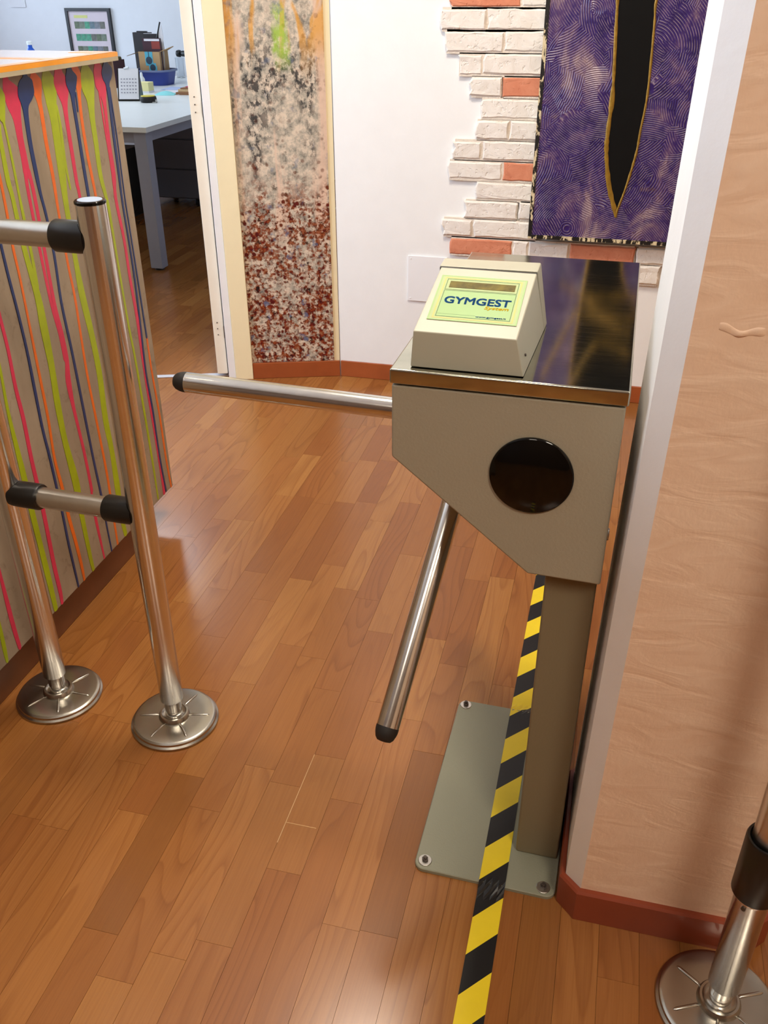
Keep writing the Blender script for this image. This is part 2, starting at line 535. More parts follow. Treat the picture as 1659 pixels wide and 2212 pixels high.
class MB:
    def __init__(self, frame=None):
        self.v, self.f, self.mi = [], [], []
        self.fr = frame or Matrix.Identity(4)

    def vert(self, *p):
        self.v.append(self.fr @ Vector(p))
        return len(self.v) - 1

    def face(self, idx, mi=0):
        self.f.append(tuple(idx))
        self.mi.append(mi)

    def box(self, a, b, mi=0):
        x0, y0, z0 = a
        x1, y1, z1 = b
        i = [self.vert(x, y, z) for z in (z0, z1) for x, y in ((x0, y0), (x1, y0), (x1, y1), (x0, y1))]
        for q in ((3, 2, 1, 0), (4, 5, 6, 7), (0, 1, 5, 4), (1, 2, 6, 5), (2, 3, 7, 6), (3, 0, 4, 7)):
            self.face([i[k] for k in q], mi)
        return self

    def loft(self, loops, cap=True, mi=0, closed=True):
        """loops: lists of points with equal length"""
        ids = [[self.vert(*p) for p in l] for l in loops]
        n = len(ids[0])
        for a, b in zip(ids, ids[1:]):
            for k in range(n if closed else n - 1):
                self.face((a[k], a[(k + 1) % n], b[(k + 1) % n], b[k]), mi)
        if cap:
            self.face(list(reversed(ids[0])), mi)
            self.face(ids[-1], mi)
        return self

    def prism(self, pts, axis, a, b, mi=0):
        """pts 2-D outline extruded along axis from a to b"""
        def q(p, t):
            return {'x': (t, p[0], p[1]), 'y': (p[0], t, p[1]), 'z': (p[0], p[1], t)}[axis]
        return self.loft([[q(p, a) for p in pts], [q(p, b) for p in pts]], True, mi)

    def tube(self, p0, p1, r0, r1=None, seg=32, cap=True, mi=0):
        return self.lathe(p0, Vector(p1) - Vector(p0), [(r0, 0), (r0 if r1 is None else r1, (Vector(p1) - Vector(p0)).length)], seg, cap, mi)

    def lathe(self, o, d, prof, seg=32, cap=True, mi=0):
        o, d = Vector(o), Vector(d).normalized()
        a = d.orthogonal().normalized()
        b = d.cross(a)
        loops = [[tuple(o + d * h + (a * math.cos(t) + b * math.sin(t)) * r) for t in (2 * PI * k / seg for k in range(seg))] for r, h in prof]
        return self.loft(loops, cap, mi)

    def build(self, name, mats, parent=None, smooth=False, bevel=0.0, seg=2, origin=None):
        if not isinstance(mats, (list, tuple)):
            mats = [mats]
        xs = [v.x for v in self.v]
        ys = [v.y for v in self.v]
        zs = [v.z for v in self.v]
        if origin is None:
            origin = Vector(((min(xs) + max(xs)) / 2, (min(ys) + max(ys)) / 2, min(zs)))
        Wm = Matrix.Translation(Vector(origin))
        me = bpy.data.meshes.new(name)
        inv = Wm.inverted()
        me.from_pydata([tuple(inv @ v) for v in self.v], [], self.f)
        for m in mats:
            me.materials.append(m if not isinstance(m, str) else MAT[m])
        me.polygons.foreach_set('material_index', self.mi)
        import bmesh
        bm = bmesh.new()
        bm.from_mesh(me)
        bmesh.ops.recalc_face_normals(bm, faces=bm.faces)
        if bevel:
            es = [e for e in bm.edges if len(e.link_faces) == 2 and e.calc_face_angle(0) > 0.5]
            bmesh.ops.bevel(bm, geom=es, offset=bevel, segments=seg, affect='EDGES', profile=0.5, clamp_overlap=True)
        bm.to_mesh(me)
        bm.free()
        if smooth or bevel:
            me.shade_smooth()

            try:
                me.set_sharp_from_angle(angle=math.radians(40))
            except Exception:
                pass
        ob = bpy.data.objects.new(name, me)
        COL.objects.link(ob)
        place(ob, Wm, parent)
        if bevel:
            wn = ob.modifiers.new('weighted_normals', 'WEIGHTED_NORMAL')
            wn.keep_sharp = True
            wn.weight = 90
        return ob


def place(ob, Wm, parent):
    if parent is not None:
        ob.parent = parent
        ob.matrix_local = WORLD[parent.name].inverted() @ Wm
    else:
        ob.matrix_world = Wm
    WORLD[ob.name] = Wm


def tag(o, label, cat, group=None):
    o['label'] = label
    o['category'] = cat
    if group:
        o['group'] = group
    return o


def struct(o):
    o['kind'] = 'structure'
    return o


def thing(name, label, cat, loc, rot=0.0, group=None):
    o = bpy.data.objects.new(name, None)
    COL.objects.link(o)
    o.empty_display_size = 0.1
    place(o, Matrix.Translation(Vector(loc)) @ Matrix.Rotation(rot, 4, 'Z'), None)
    return tag(o, label, cat, group)


def copy_tree(src, dx, label=None):
    """copy of a thing with copies of its parts and sub-parts, moved by dx"""
    T = Matrix.Translation(Vector(dx))

    def rec(o, par):
        c = o.copy()
        COL.objects.link(c)
        c.parent = par
        WORLD[c.name] = T @ WORLD[o.name]
        if par is None:
            c.matrix_world = T @ WORLD[o.name]
        for ch in list(o.children):
            rec(ch, c)
        return c
    c = rec(src, None)
    if label:
        c['label'] = label
    return c


def text(body, name, mat, parent, frame, w, h, extrude=0.0002, bold=0.0, shear=0.0):
    """lettering as a mesh, fitted into w x h; frame maps the text's x,y,z to the world"""
    cu = bpy.data.curves.new(name, 'FONT')
    cu.body = body
    cu.size = 1.0
    cu.extrude = 0.02
    cu.shear = shear
    cu.resolution_u = 3
    tmp = bpy.data.objects.new('tmp_text', cu)
    COL.objects.link(tmp)
    dg = bpy.context.evaluated_depsgraph_get()
    me = bpy.data.meshes.new_from_object(tmp.evaluated_get(dg))
    bpy.data.objects.remove(tmp)
    me.materials.clear()
    me.materials.append(MAT[mat])
    if bold:
        import bmesh
        bm = bmesh.new()
        for dx, dy in ((0, 0), (bold, 0), (0, bold), (bold, bold), (bold / 2, bold / 2)):
            k = len(bm.verts)
            bm.from_mesh(me)
            bm.verts.ensure_lookup_table()
            for v in bm.verts[k:]:
                v.co.x += dx
                v.co.y += dy
        bm.to_mesh(me)
        bm.free()
    xs = [v.co.x for v in me.vertices]
    ys = [v.co.y for v in me.vertices]
    xa, xb, ya, yb = min(xs), max(xs), min(ys), max(ys)
    for v in me.vertices:
        v.co.x = (v.co.x - xa) / (xb - xa) * w
        v.co.y = (v.co.y - ya) / (yb - ya) * h
        v.co.z = v.co.z / 0.02 * extrude
    o = bpy.data.objects.new(name, me)
    COL.objects.link(o)
    place(o, frame, parent)
    return o

# ================================================================ the setting
# directions of the slanted door wall (from the corner by the back wall towards the reception side)
A0 = Vector((-1.018, 3.323, 0))
DW = Vector((-0.948, -0.3182, 0)).normalized()      # along the wall, leftwards
NW = Vector((-DW.y, DW.x, 0))                        # sign fixed below: into the office
if NW.y < 0:
    NW = -NW
DOORF = Matrix(((DW.x, NW.x, 0, A0.x), (DW.y, NW.y, 0, A0.y), (0, 0, 1, 0), (0, 0, 0, 1)))   # local x = s, y = depth, z

# floor: slab plus laminate strips
floor = struct(MB().box((-5.6, -1.9, -0.10), (2.3, 7.5, -0.008)).build('floor', 'floor_base', origin=(0, 0, -0.10)))
SW = 0.0665
GAP = 0.0005
LENS = [0.29, 0.36, 0.43, 0.52]
pm = {}
for L in LENS:
    b = MB()
    b.box((-SW / 2 + GAP / 2, -L / 2 + GAP / 2, 0), (SW / 2 - GAP / 2, L / 2 - GAP / 2, 0.008))
    me = bpy.data.meshes.new('plank')
    me.from_pydata([tuple(v) for v in b.v], [], b.f[1:])
    me.materials.append(MAT['floor'])
    pm[L] = me
strips = []
x = -5.5 + (0.5 * SW)
x += (-0.4735 - SW / 2 - x) % SW
while x < 2.25:
    y = -1.85 - random.random() * 0.4
    while y < 7.45:
        L = random.choice(LENS)
        strips.append((x, y + L / 2, L))
        y += L
    x += SW


def seen(x, y):
    d = Vector((x, y, 0)) - CAM
    w = d.dot(fw)
    if w < 0.3:
        return None
    u, v = FPX * d.dot(rt) / w, -FPX * d.dot(up) / w
    if abs(u) > 870 or abs(v) > 1150:
        return None
    if x < -1.2 and y < 2.3:
        return None
    if x < -1.2 and y < 3.2 + (x + 1.2) * 0.33:
        pass
    if y > 3.33 and x > -1.45:
        return None
    # behind the slanted wall: only what the doorway shows
    if (Vector((x, y, 0)) - A0).dot(NW) > 0:
        k = A0.dot(NW) / Vector((x, y, 0)).dot(NW)
        h = Vector((x, y, 0)) * k
        s = (h - A0).dot(DW)
        if s < 0.48 or s > 1.3:
            return None
    return w


ranked = sorted([(seen(a, b), i) for i, (a, b, L) in enumerate(strips) if seen(a, b)])
near = set(i for w, i in ranked[:296])
rest_v, rest_f, rest_r = [], [], []
for i, (px, py, L) in enumerate(strips):
    if i in near:
        o = bpy.data.objects.new('plank', pm[L])
        COL.objects.link(o)
        place(o, Matrix.Translation((px, py, -0.008)), floor)
    else:
        n = len(rest_v)
        h, l = SW / 2 - GAP / 2, L / 2 - GAP / 2
        for z in (-0.008, 0.0):
            for sx, sy in ((-1, -1), (1, -1), (1, 1), (-1, 1)):
                rest_v.append((px + sx * h, py + sy * l, z))
        rest_f += [(n + 4, n + 5, n + 6, n + 7), (n, n + 1, n + 5, n + 4), (n + 1, n + 2, n + 6, n + 5), (n + 2, n + 3, n + 7, n + 6), (n + 3, n, n + 4, n + 7)]
        rest_r += [random.random()] * 8
me = bpy.data.meshes.new('planking')
me.from_pydata(rest_v, [], rest_f)
at = me.attributes.new('rnd', 'FLOAT', 'POINT')
at.data.foreach_set('value', rest_r)
me.materials.append(MAT['floor'])
o = bpy.data.objects.new('planking', me)
COL.objects.link(o)
place(o, Matrix.Identity(4), floor)
o['kind'] = 'stuff'
# the one board joint that gapes: a pale chipped line
MB().box((-0.4742, 1.05, 0.0), (-0.4731, 1.28, 0.0005)).box((-0.4731, 1.098, 0.0), (-0.412, 1.0990, 0.0005)).build('board_joint', 'seam', floor)

struct(MB().box((-5.6, -1.9, CEIL), (2.3, 7.5, CEIL + 0.1)).build('ceiling', 'ceiling'))

# walls
WY = 3.325
wall_back = struct(MB().box((-1.016, WY, 0), (2.3, WY + 0.14, CEIL)).build('wall_back', 'white_wall'))
struct(MB().box((2.2, -1.9, 0), (2.3, WY, CEIL)).build('wall_right', 'tan_wall'))
struct(MB().box((-3.6, -1.9, 0), (2.2, -1.8, CEIL)).build('wall_front', 'brown_wall'))
# lobby left wall with a window behind the reception desk
wl = MB()
wl.box((-3.7, -1.8, 0), (-3.6, 2.46, 1.08)).box((-3.7, -1.8, 2.36), (-3.6, 2.46, CEIL))
wl.box((-3.7, -1.8, 1.08), (-3.6, 0.2, 2.36)).box((-3.7, 2.2, 1.08), (-3.6, 2.46, 2.36))
struct(wl.build('wall_left', 'white_wall'))


def window(name, x, y0, y1, z0, z1):
    fr = MB()
    t = 0.05
    fr.box((x - 0.07, y0, z0), (x, y1, z0 + t)).box((x - 0.07, y0, z1 - t), (x, y1, z1))
    fr.box((x - 0.07, y0, z0 + t), (x, y0 + t, z1 - t)).box((x - 0.07, y1 - t, z0 + t), (x, y1, z1 - t))
    fr.box((x - 0.07, (y0 + y1) / 2 - 0.03, z0 + t), (x, (y0 + y1) / 2 + 0.03, z1 - t))
    w = struct(fr.build(name, 'door_white'))
    ym = (y0 + y1) / 2
    for a, b in ((y0 + t, ym - 0.03), (ym + 0.03, y1 - t)):
        MB().box((x - 0.04, a, z0 + t), (x - 0.034, b, z1 - t)).build('pane', 'pane', w)


window('window_1', -3.62, 0.2, 2.2, 1.08, 2.36)
# slanted wall: right piece with the mural, lintel, left piece beyond the door
S_JAMB, S_OPEN1, S_END = 0.455, 1.335, 2.72
wd = MB(DOORF)
wd.box((0.0, 0.0, 0), (0.424, 0.12, CEIL)).box((S_OPEN1 + 0.03, 0, 0), (S_END, 0.12, CEIL)).box((0.424, 0, 2.13), (S_OPEN1 + 0.03, 0.12, CEIL))
wall_door = struct(wd.build('wall_door', 'cream_wall'))
# office shell
struct(MB().box((-5.6, 7.4, 0), (-1.0, 7.5, CEIL)).build('wall_office_back', 'office_wall'))
struct(MB().box((-1.016, WY + 0.14, 0), (-0.9, 7.4, CEIL)).build('wall_office_right', 'office_wall'))
ol = MB()
ol.box((-5.6, 2.3, 0), (-5.5, 7.4, 0.98)).box((-5.6, 2.3, 2.36), (-5.5, 7.4, CEIL)).box((-5.6, 2.3, 0.98), (-5.5, 4.4, 2.36)).box((-5.6, 6.8, 0.98), (-5.5, 7.4, 2.36))
struct(ol.build('wall_office_left', 'office_wall'))
struct(MB().box((-5.5, 2.36, 0), (-3.62, 2.46, CEIL)).build('wall_office_front', 'office_wall'))
window('window_2', -5.52, 4.4, 6.8, 0.98, 2.36)

# door: casing, jambs, leaf standing open into the office, threshold
tr = struct(MB(DOORF).box((0.356, -0.014, 0), (0.426, -0.0005, 2.2)).build('trim_1', 'cream_wall', bevel=0.002))
jb = struct(MB(DOORF).box((0.4265, -0.010, 0), (S_JAMB, 0.135, 2.12)).build('trim_2', 'door_white', bevel=0.002))
struct(MB(DOORF).box((S_OPEN1, -0.010, 0), (S_OPEN1 + 0.0295, 0.135, 2.12)).build('trim_3', 'door_white', bevel=0.002))
struct(MB(DOORF).box((S_JAMB + 0.0005, -0.010, 2.10), (S_OPEN1 - 0.0005, 0.135, 2.129)).build('trim_4', 'door_white', bevel=0.002))
leaf = struct(MB(DOORF).box((0.4605, 0.012, 0.018), (0.502, 0.86, 2.085)).build('door_1', 'door_cream', bevel=0.002))
for z in (0.17, 0.99, 1.75):
    h = MB(DOORF)
    h.tube((0.4577, 0.009, z), (0.4577, 0.009, z + 0.05), 0.0028, seg=12)
    for dz in (0.015, 0.04, 0.065):
        h.tube((0.484, 0.0118, z + dz), (0.484, 0.0095, z + dz), 0.0022, seg=8)
    h.build('hinge', 'hinge', leaf)
hd = MB(DOORF)
hd.tube((0.502, 0.80, 1.02), (0.545, 0.80, 1.02), 0.009, seg=12).tube((0.545, 0.81, 1.02), (0.545, 0.70, 1.02), 0.009, seg=12)
hd.build('door_handle', 'hinge', leaf, smooth=True)
struct(MB(DOORF).box((0.456, 0.03, 0.0005), (S_OPEN1 - 0.001, 0.055, 0.005)).build('trim_5', 'threshold', bevel=0.0015))

# skirting boards
BBH = 0.066
struct(MB().box((-1.012, WY - 0.011, 0.0005), (2.2, WY - 0.0005, BBH)).build('baseboard_back', 'skirting', bevel=0.002))
struct(MB(DOORF).box((0.0, -0.0115, 0.0005), (0.3555, -0.0005, BBH)).build('baseboard_door', 'skirting', bevel=0.002))

# mural print on the slanted wall
mur = MB(DOORF).box((0.022, -0.0035, BBH + 0.001), (0.3555, -0.0005, 2.3)).build('wall_mural', 'mural', origin=A0 + DW * 0.3555)
mur.rotation_euler = (0, 0, 0)
# give the panel axes of its own so that its print runs along it
Wm = Matrix(((-DW.x, NW.x, 0, (A0 + DW * 0.3555).x), (-DW.y, NW.y, 0, (A0 + DW * 0.3555).y), (0, 0, 1, 0), (0, 0, 0, 1)))
for v in mur.data.vertices:
    w = WORLD[mur.name] @ v.co
    v.co = Wm.inverted() @ w
mur.matrix_world = Wm
WORLD[mur.name] = Wm
tag(mur, 'tall narrow mural of rust spots and flaking grey plaster beside the door', 'mural')

# brick slips on the back wall (left, right, bottom, top, red?)
BR = [[-0.6, -0.371, 1.329, 1.386, 1], [-0.367, -0.24, 1.331, 1.385, 0], [-0.63, -0.48, 1.264, 1.322, 0], [-0.475, -0.25, 1.265, 1.325, 0],
      [-0.613, -0.419, 1.199, 1.258, 0], [-0.414, -0.24, 1.202, 1.261, 0], [-0.568, -0.485, 1.131, 1.189, 0], [-0.48, -0.26, 1.134, 1.193, 0],
      [-0.523, -0.415, 1.067, 1.123, 0], [-0.413, -0.277, 1.065, 1.125, 1], [-0.485, -0.25, 0.998, 1.057, 0], [-0.497, -0.384, 0.931, 0.988, 0],
      [-0.379, -0.24, 0.932, 0.989, 0], [-0.573, -0.476, 0.863, 0.92, 0], [-0.47, -0.26, 0.864, 0.923, 0], [-0.589, -0.4, 0.797, 0.854, 0],
      [-0.394, -0.276, 0.796, 0.856, 1], [-0.489, -0.26, 0.73, 0.787, 0], [-0.526, -0.335, 0.664, 0.722, 0], [-0.329, -0.25, 0.665, 0.724, 0],
      [-0.604, -0.495, 0.596, 0.654, 0], [-0.488, -0.26, 0.597, 0.656, 0], [-0.574, -0.346, 0.53, 0.587, 1], [-0.341, -0.288, 0.533, 0.589, 0],
      [-0.283, -0.14, 0.532, 0.589, 0], [-0.135, 0.091, 0.533, 0.59, 1], [0.097, 0.317, 0.535, 0.59, 0], [-0.2, -0.002, 0.463, 0.526, 0],
      [0.004, 0.091, 0.462, 0.527, 0], [0.097, 0.184, 0.463, 0.527, 0],
      [-0.575, -0.42, 1.394, 1.45, 0], [-0.415, -0.25, 1.394, 1.45, 0], [-0.62, -0.47, 1.458, 1.514, 0], [-0.465, -0.26, 1.458, 1.514, 0],
      [-0.60, -0.40, 1.522, 1.578, 0], [-0.395, -0.25, 1.522, 1.578, 1], [-0.55, -0.34, 1.586, 1.642, 0], [-0.335, -0.25, 1.586, 1.642, 0]]
rows = {}
for l, r, b, t, red in BR:
    rows.setdefault(round(b, 2), []).append((l, r, b, t))
mo = MB()
for k, rr in rows.items():
    mo.box((min(q[0] for q in rr) + 0.004, WY - 0.0125, min(q[2] for q in rr) - 0.006), (max(q[1] for q in rr) - 0.003, WY - 0.0003, max(q[3] for q in rr) + 0.004))
mo.build('mortar', 'mortar', wall_back)
for l, r, b, t, red in BR:
    b_ = MB()
    # front face as a jittered grid so that no two bricks have the same outline
    nx, nz = max(3, int((r - l) / 0.028)), 3
    j = lambda s: random.uniform(-s, s)
    outer, inner = [], []
    rim = [(l + (r - l) * i / nx, b) for i in range(nx)] + [(r, b + (t - b) * i / nz) for i in range(nz)] + [(r - (r - l) * i / nx, t) for i in range(nx)] + [(l, t - (t - b) * i / nz) for i in range(nz)]
    ragged = 0.006 if l < -0.47 else 0.0025
    cx_, cz_ = (l + r) / 2, (b + t) / 2
    d0 = 0.0155 + random.uniform(0, 0.004)
    P0, P1, P2 = [], [], []
    for (x_, z_) in rim:
        jx, jz = j(ragged if x_ < l + 0.004 else 0.002), j(0.0018)
        P0.append((x_ + jx, WY - 0.0005, z_ + jz))
        P1.append((x_ + jx, WY - d0 + 0.005, z_ + jz))
        fx = x_ + jx + math.copysign(0.005, cx_ - x_) * (1 if abs(cx_ - x_) > 0.012 else 0)
        fz = z_ + jz + math.copysign(0.005, cz_ - z_) * (1 if abs(cz_ - z_) > 0.012 else 0)
        P2.append((fx, WY - d0 + j(0.0012), fz))
    b_.loft([P0, P1, P2], True)
    b_.build('brick', 'brick_red' if red else 'brick_white', wall_back, smooth=False, origin=(l, WY, b))

# column (pillar) beside the turnstile, leaning very slightly
def pil(z):
    k = (z - 0.07) * 0.0168
    return [(0.058 + k, 1.056), (0.085 + k, 1.032), (0.358, 1.032), (0.386, 1.060), (0.386, 1.29), (0.36, 1.316), (0.085 + k, 1.316), (0.058 + k, 1.292)]


pm_ = MB()
lo, hi = pil(0.0), pil(CEIL)
ids0 = [pm_.vert(a, b, 0.0) for a, b in lo]
ids1 = [pm_.vert(a, b, CEIL) for a, b in hi]
for k in range(8):
    pm_.face((ids0[k], ids0[(k + 1) % 8], ids1[(k + 1) % 8], ids1[k]), 0 if k in (1, 2, 3) else 1)
struct(pm_.build('wall_pillar', ['peach', 'band'], origin=(0.2, 1.17, 0)))
rg = MB()
loops = []
for k in range(15):
    t = k / 14
    xx = 0.131 + 0.052 * t
    h_ = 0.0009 + 0.0012 * math.sin(PI * t) ** 2 + 0.0006 * math.sin(t * 17)
    zz = 1.066 - 0.006 * math.sin(t * 3.0) + 0.0015 * math.sin(t * 11)
    loops.append([(xx, 1.0325 - max(0.0004, h_) * math.sin(g), zz + (0.0048 + 0.001 * math.sin(t * 9)) * math.cos(g)) for g in [PI * m / 6 for m in range(7)]])
rg.loft(loops, True)
rg.build('plaster_ridge', 'peach', bpy.data.objects['wall_pillar'], smooth=True)
pb = MB()
out0 = [(0.048, 1.051), (0.079, 1.021), (0.362, 1.021), (0.397, 1.055), (0.397, 1.296), (0.364, 1.327), (0.08, 1.327), (0.048, 1.297)]
inn0 = [(x_, y_) for x_, y_ in pil(0.03)]
pb.loft([[(a, b, 0.0005) for a, b in out0], [(a, b, 0.067) for a, b in out0], [(a * 0.7 + c * 0.3, b * 0.7 + d * 0.3, 0.071) for (a, b), (c, d) in zip(out0, inn0)], [(a, b, 0.071) for a, b in inn0]], cap=False)
struct(pb.build('baseboard_pillar', 'skirting_dark'))

# ceiling lights; the one behind the camera is added for softer shadows
for i, (lx, ly) in enumerate(CEILING_LIGHTS + [(-3.3, 5.4)]):
    t_ = thing('ceiling_light', 'square ceiling light panel ' + ['above the bricks', 'over the entrance floor', 'added behind the camera for softer shadows', 'in the office'][i], 'ceiling light', (lx, ly, CEIL - 0.04))
    f_ = MB()
    for a, b in (((-0.31, -0.31), (0.31, -0.285)), ((-0.31, 0.285), (0.31, 0.31)), ((-0.31, -0.285), (-0.285, 0.285)), ((0.285, -0.285), (0.31, 0.285))):
        f_.box((lx + a[0], ly + a[1], CEIL - 0.04), (lx + b[0], ly + b[1], CEIL - 0.0005))
    f_.build('frame', 'door_white', t_)
    MB().box((lx - 0.283, ly - 0.283, CEIL - 0.03), (lx + 0.283, ly + 0.283, CEIL - 0.005)).build('diffuser', 'lamp_glow', t_)

# ================================================================ tripod turnstile
ROT = -0.0173
TF = Matrix.Translation((0, 1.4, 0)) @ Matrix.Rotation(ROT, 4, 'Z') @ Matrix.Translation((0, -1.4, 0))
ts = thing('turnstile', 'grey waist-high tripod turnstile with steel top and black round indicator', 'turnstile', TF @ Vector((0.01, 1.25, 0.0)), ROT)
MB(TF).prism([(-0.2605, 0.9285), (-0.2605, 0.818), (-0.054, 0.651), (0.0515, 0.649), (0.0515, 0.9285)], 'y', 1.099, 1.716).build('housing', 'powder', ts, bevel=0.0035, seg=3)
MB(TF).box((-0.2625, 1.0947, 0.9312), (0.0545, 1.722, 0.9524)).build('top_plate', 'cap_steel', ts, bevel=0.0028, seg=3)
MB(TF).box((-0.029, 1.131, 0.0085), (0.0475, 1.31, 0.6495)).build('column', 'column_powder', ts, bevel=0.004, seg=3)
MB(TF).box((-0.255, 1.11, 0.9285), (0.046, 1.71, 0.9312)).build('shadow_gap_strip', 'rubber', ts)  # black strip put in for the shadow line under the top plate


def rounded(x0, x1, y0, y1, r, n=6):
    pts = []
    for cx_, cy_, a0 in ((x1 - r, y0 + r, -PI / 2), (x1 - r, y1 - r, 0), (x0 + r, y1 - r, PI / 2), (x0 + r, y0 + r, PI)):
        pts += [(cx_ + r * math.cos(a0 + PI / 2 * k / n), cy_ + r * math.sin(a0 + PI / 2 * k / n)) for k in range(n + 1)]
    return pts


bp = MB(TF)
o1, o2 = rounded(-0.205, 0.0515, 1.049, 1.508, 0.018), rounded(-0.2035, 0.050, 1.0505, 1.5065, 0.0165)
bp.loft([[(a, b, 0.0003) for a, b in o1], [(a, b, 0.0065) for a, b in o1], [(a, b, 0.008) for a, b in o2]])
bp.build('base_plate', 'base_powder', ts, smooth=True)
for bx_, by_ in ((-0.189, 1.493), (-0.187, 1.068), (0.0295, 1.066), (0.0295, 1.49)):
    w = MB(TF).lathe((bx_, by_, 0.008), (0, 0, 1), [(0.0125, 0), (0.0125, 0.0012), (0.0118, 0.0018), (0.006, 0.0018)], 24)
    w = w.build('washer', 'steel_rail', ts, smooth=True)
    nb = MB(TF).lathe((bx_, by_, 0.0098), (0, 0, 1), [(0.0062, 0), (0.0062, 0.0042), (0.0054, 0.005)], 6)
    nb.lathe((bx_, by_, 0.0148), (0, 0, 1), [(0.0034, 0), (0.0034, 0.004), (0.0028, 0.0046)], 12)
    nb.build('bolt', 'hinge', w)
dsk = MB(TF).lathe((-0.061, 1.0989, 0.8145), (0, -1, 0), [(0.0580, 0), (0.0580, 0.003), (0.0565, 0.0045), (0.055, 0.005), (0.050, 0.0075), (0.040, 0.0105), (0.026, 0.0128), (0.012, 0.0138), (0.002, 0.0141)], 64)
dsk.build('indicator_disc', 'black_gloss', ts, smooth=True)
lk = MB(TF).lathe((0.0516, 1.16, 0.70), (1, 0, 0), [(0.009, 0), (0.009, 0.003), (0.006, 0.0035)], 20)
lk.build('lock', 'steel_rail', ts, smooth=True)
# hub and the three arms
AL, BE, PH = math.radians(48.995), math.radians(50.471), math.radians(-0.493)
HUB = Vector((-0.183, 1.377, 0.762))
ax = Vector((-math.cos(AL), 0, -math.sin(AL)))
p1 = Vector((-math.sin(AL), 0, math.cos(AL)))
p2 = ax.cross(p1)
hub = MB(TF).lathe(HUB - ax * 0.012, ax, [(0.062, 0), (0.062, 0.018), (0.056, 0.024), (0.05, 0.040), (0.038, 0.052), (0.014, 0.056)], 48)
hub.build('hub', 'steel_rail', ts, smooth=True)
for k in range(3):
    t_ = PH + k * 2 * PI / 3
    d_ = ax * math.cos(BE) + (p1 * math.cos(t_) + p2 * math.sin(t_)) * math.sin(BE)
    d_ = Matrix.Rotation(0.00545, 3, 'Z') @ d_
    a_ = MB(TF).tube(HUB + d_ * 0.02, HUB + d_ * 0.5315, 0.0187, seg=40).build('arm', 'steel_arm', ts, smooth=True)
    MB(TF).lathe(HUB + d_ * 0.5317, d_, [(0.0187, 0), (0.0187, 0.006), (0.0175, 0.012), (0.0150, 0.019), (0.0112, 0.0235), (0.006, 0.0245)], 40).build('end_plug', 'rubber', a_, smooth=True)

# ================================================================ card reader on the turnstile
rd = thing('card_reader', 'small cream card reader box with green label, fixed on the turnstile top', 'card reader', TF @ Vector((-0.16, 1.218, 0.9526)), ROT)
ZB = 0.9532
v = 0.0


def rl(y_, z_, xl_, xr_):
    return [(xl_, y_, z_), (xr_, y_, z_)]


sh = MB(TF)
# side profile stations: bottom and top edges from front to ridge
q = [(-0.2365, 1.108, ZB), (-0.0835, 1.108, ZB), (-0.0765, 1.327, ZB), (-0.2365, 1.327, ZB),
     (-0.2345, 1.1135, 1.0015), (-0.0965, 1.1135, 1.0015), (-0.0915, 1.262, 1.0473), (-0.2290, 1.262, 1.0473)]
i = [sh.vert(*p) for p in q]
j2 = [sh.vert(-0.0905, 1.2635, 1.040), sh.vert(-0.2290, 1.2635, 1.040)]
sh.face((i[0], i[1], i[5], i[4]))
sh.face((i[4], i[5], i[6], i[7]))
k2 = [sh.vert(-0.0772, 1.30, ZB + 0.0), sh.vert(-0.2365, 1.30, ZB + 0.0)]
sh.face((i[1], k2[0], j2[0], i[6], i[5]))
sh.face((i[0], i[4], i[7], j2[1], k2[1]))
sh.face((i[6], j2[0], j2[1], i[7]))
sh.face((j2[0], k2[0], k2[1], j2[1]))
sh.face((i[0], k2[1], k2[0], i[1]))
shell = sh.build('shell', 'reader_shell', rd, bevel=0.0016, seg=2)
rc = MB(TF)
rc.loft([[(-0.2370, 1.2975, ZB), (-0.0768, 1.2975, ZB), (-0.0762, 1.328, ZB), (-0.2370, 1.328, ZB)],
         [(-0.2322, 1.2665, 1.0478), (-0.0910, 1.2665, 1.0488), (-0.0905, 1.302, 1.0525), (-0.2322, 1.302, 1.0500)]])
rc.build('back_cover', 'reader_shell', rd, bevel=0.0022, seg=2)
MB(TF).loft([[(-0.2300, 1.262, 1.036), (-0.0912, 1.262, 1.036), (-0.0912, 1.268, 1.036), (-0.2300, 1.268, 1.036)],
             [(-0.2310, 1.2625, 1.0462), (-0.0915, 1.2625, 1.0462), (-0.0915, 1.2665, 1.0470), (-0.2310, 1.2665, 1.0470)]]).build('card_slot', 'black_plastic', rd)
MB(TF).box((-0.230, 1.112, 0.9526), (-0.088, 1.322, ZB)).build('foot_pad', 'rubber', rd)
sv = Vector((0, 0.1485, 0.0458)).normalized()
sn = Vector((0, -sv.z, sv.y))
SF = TF @ Matrix(((1, 0, 0, 0), (0, sv.y, sn.y, 1.1135), (0, sv.z, sn.z, 1.0015), (0, 0, 0, 1)))   # x = u, y = up the slope, z = off the slope


def sl(u0, u1, v0, v1, z0, z1):
    return MB(SF).box((u0, v0, z0), (u1, v1, z1))


lab = sl(-0.2225, -0.1015, 0.028, 0.1345, 0.0004, 0.0008).build('label', 'label_green', rd)


def ring(u0, u1, v0, v1, t, mat, z):
    b = MB(SF)
    b.box((u0, v0, 0.0008), (u1, v0 + t, z)).box((u0, v1 - t, 0.0008), (u1, v1, z)).box((u0, v0 + t, 0.0008), (u0 + t, v1 - t, z)).box((u1 - t, v0 + t, 0.0008), (u1, v1 - t, z))
    return b.build('printed_border', mat, lab)


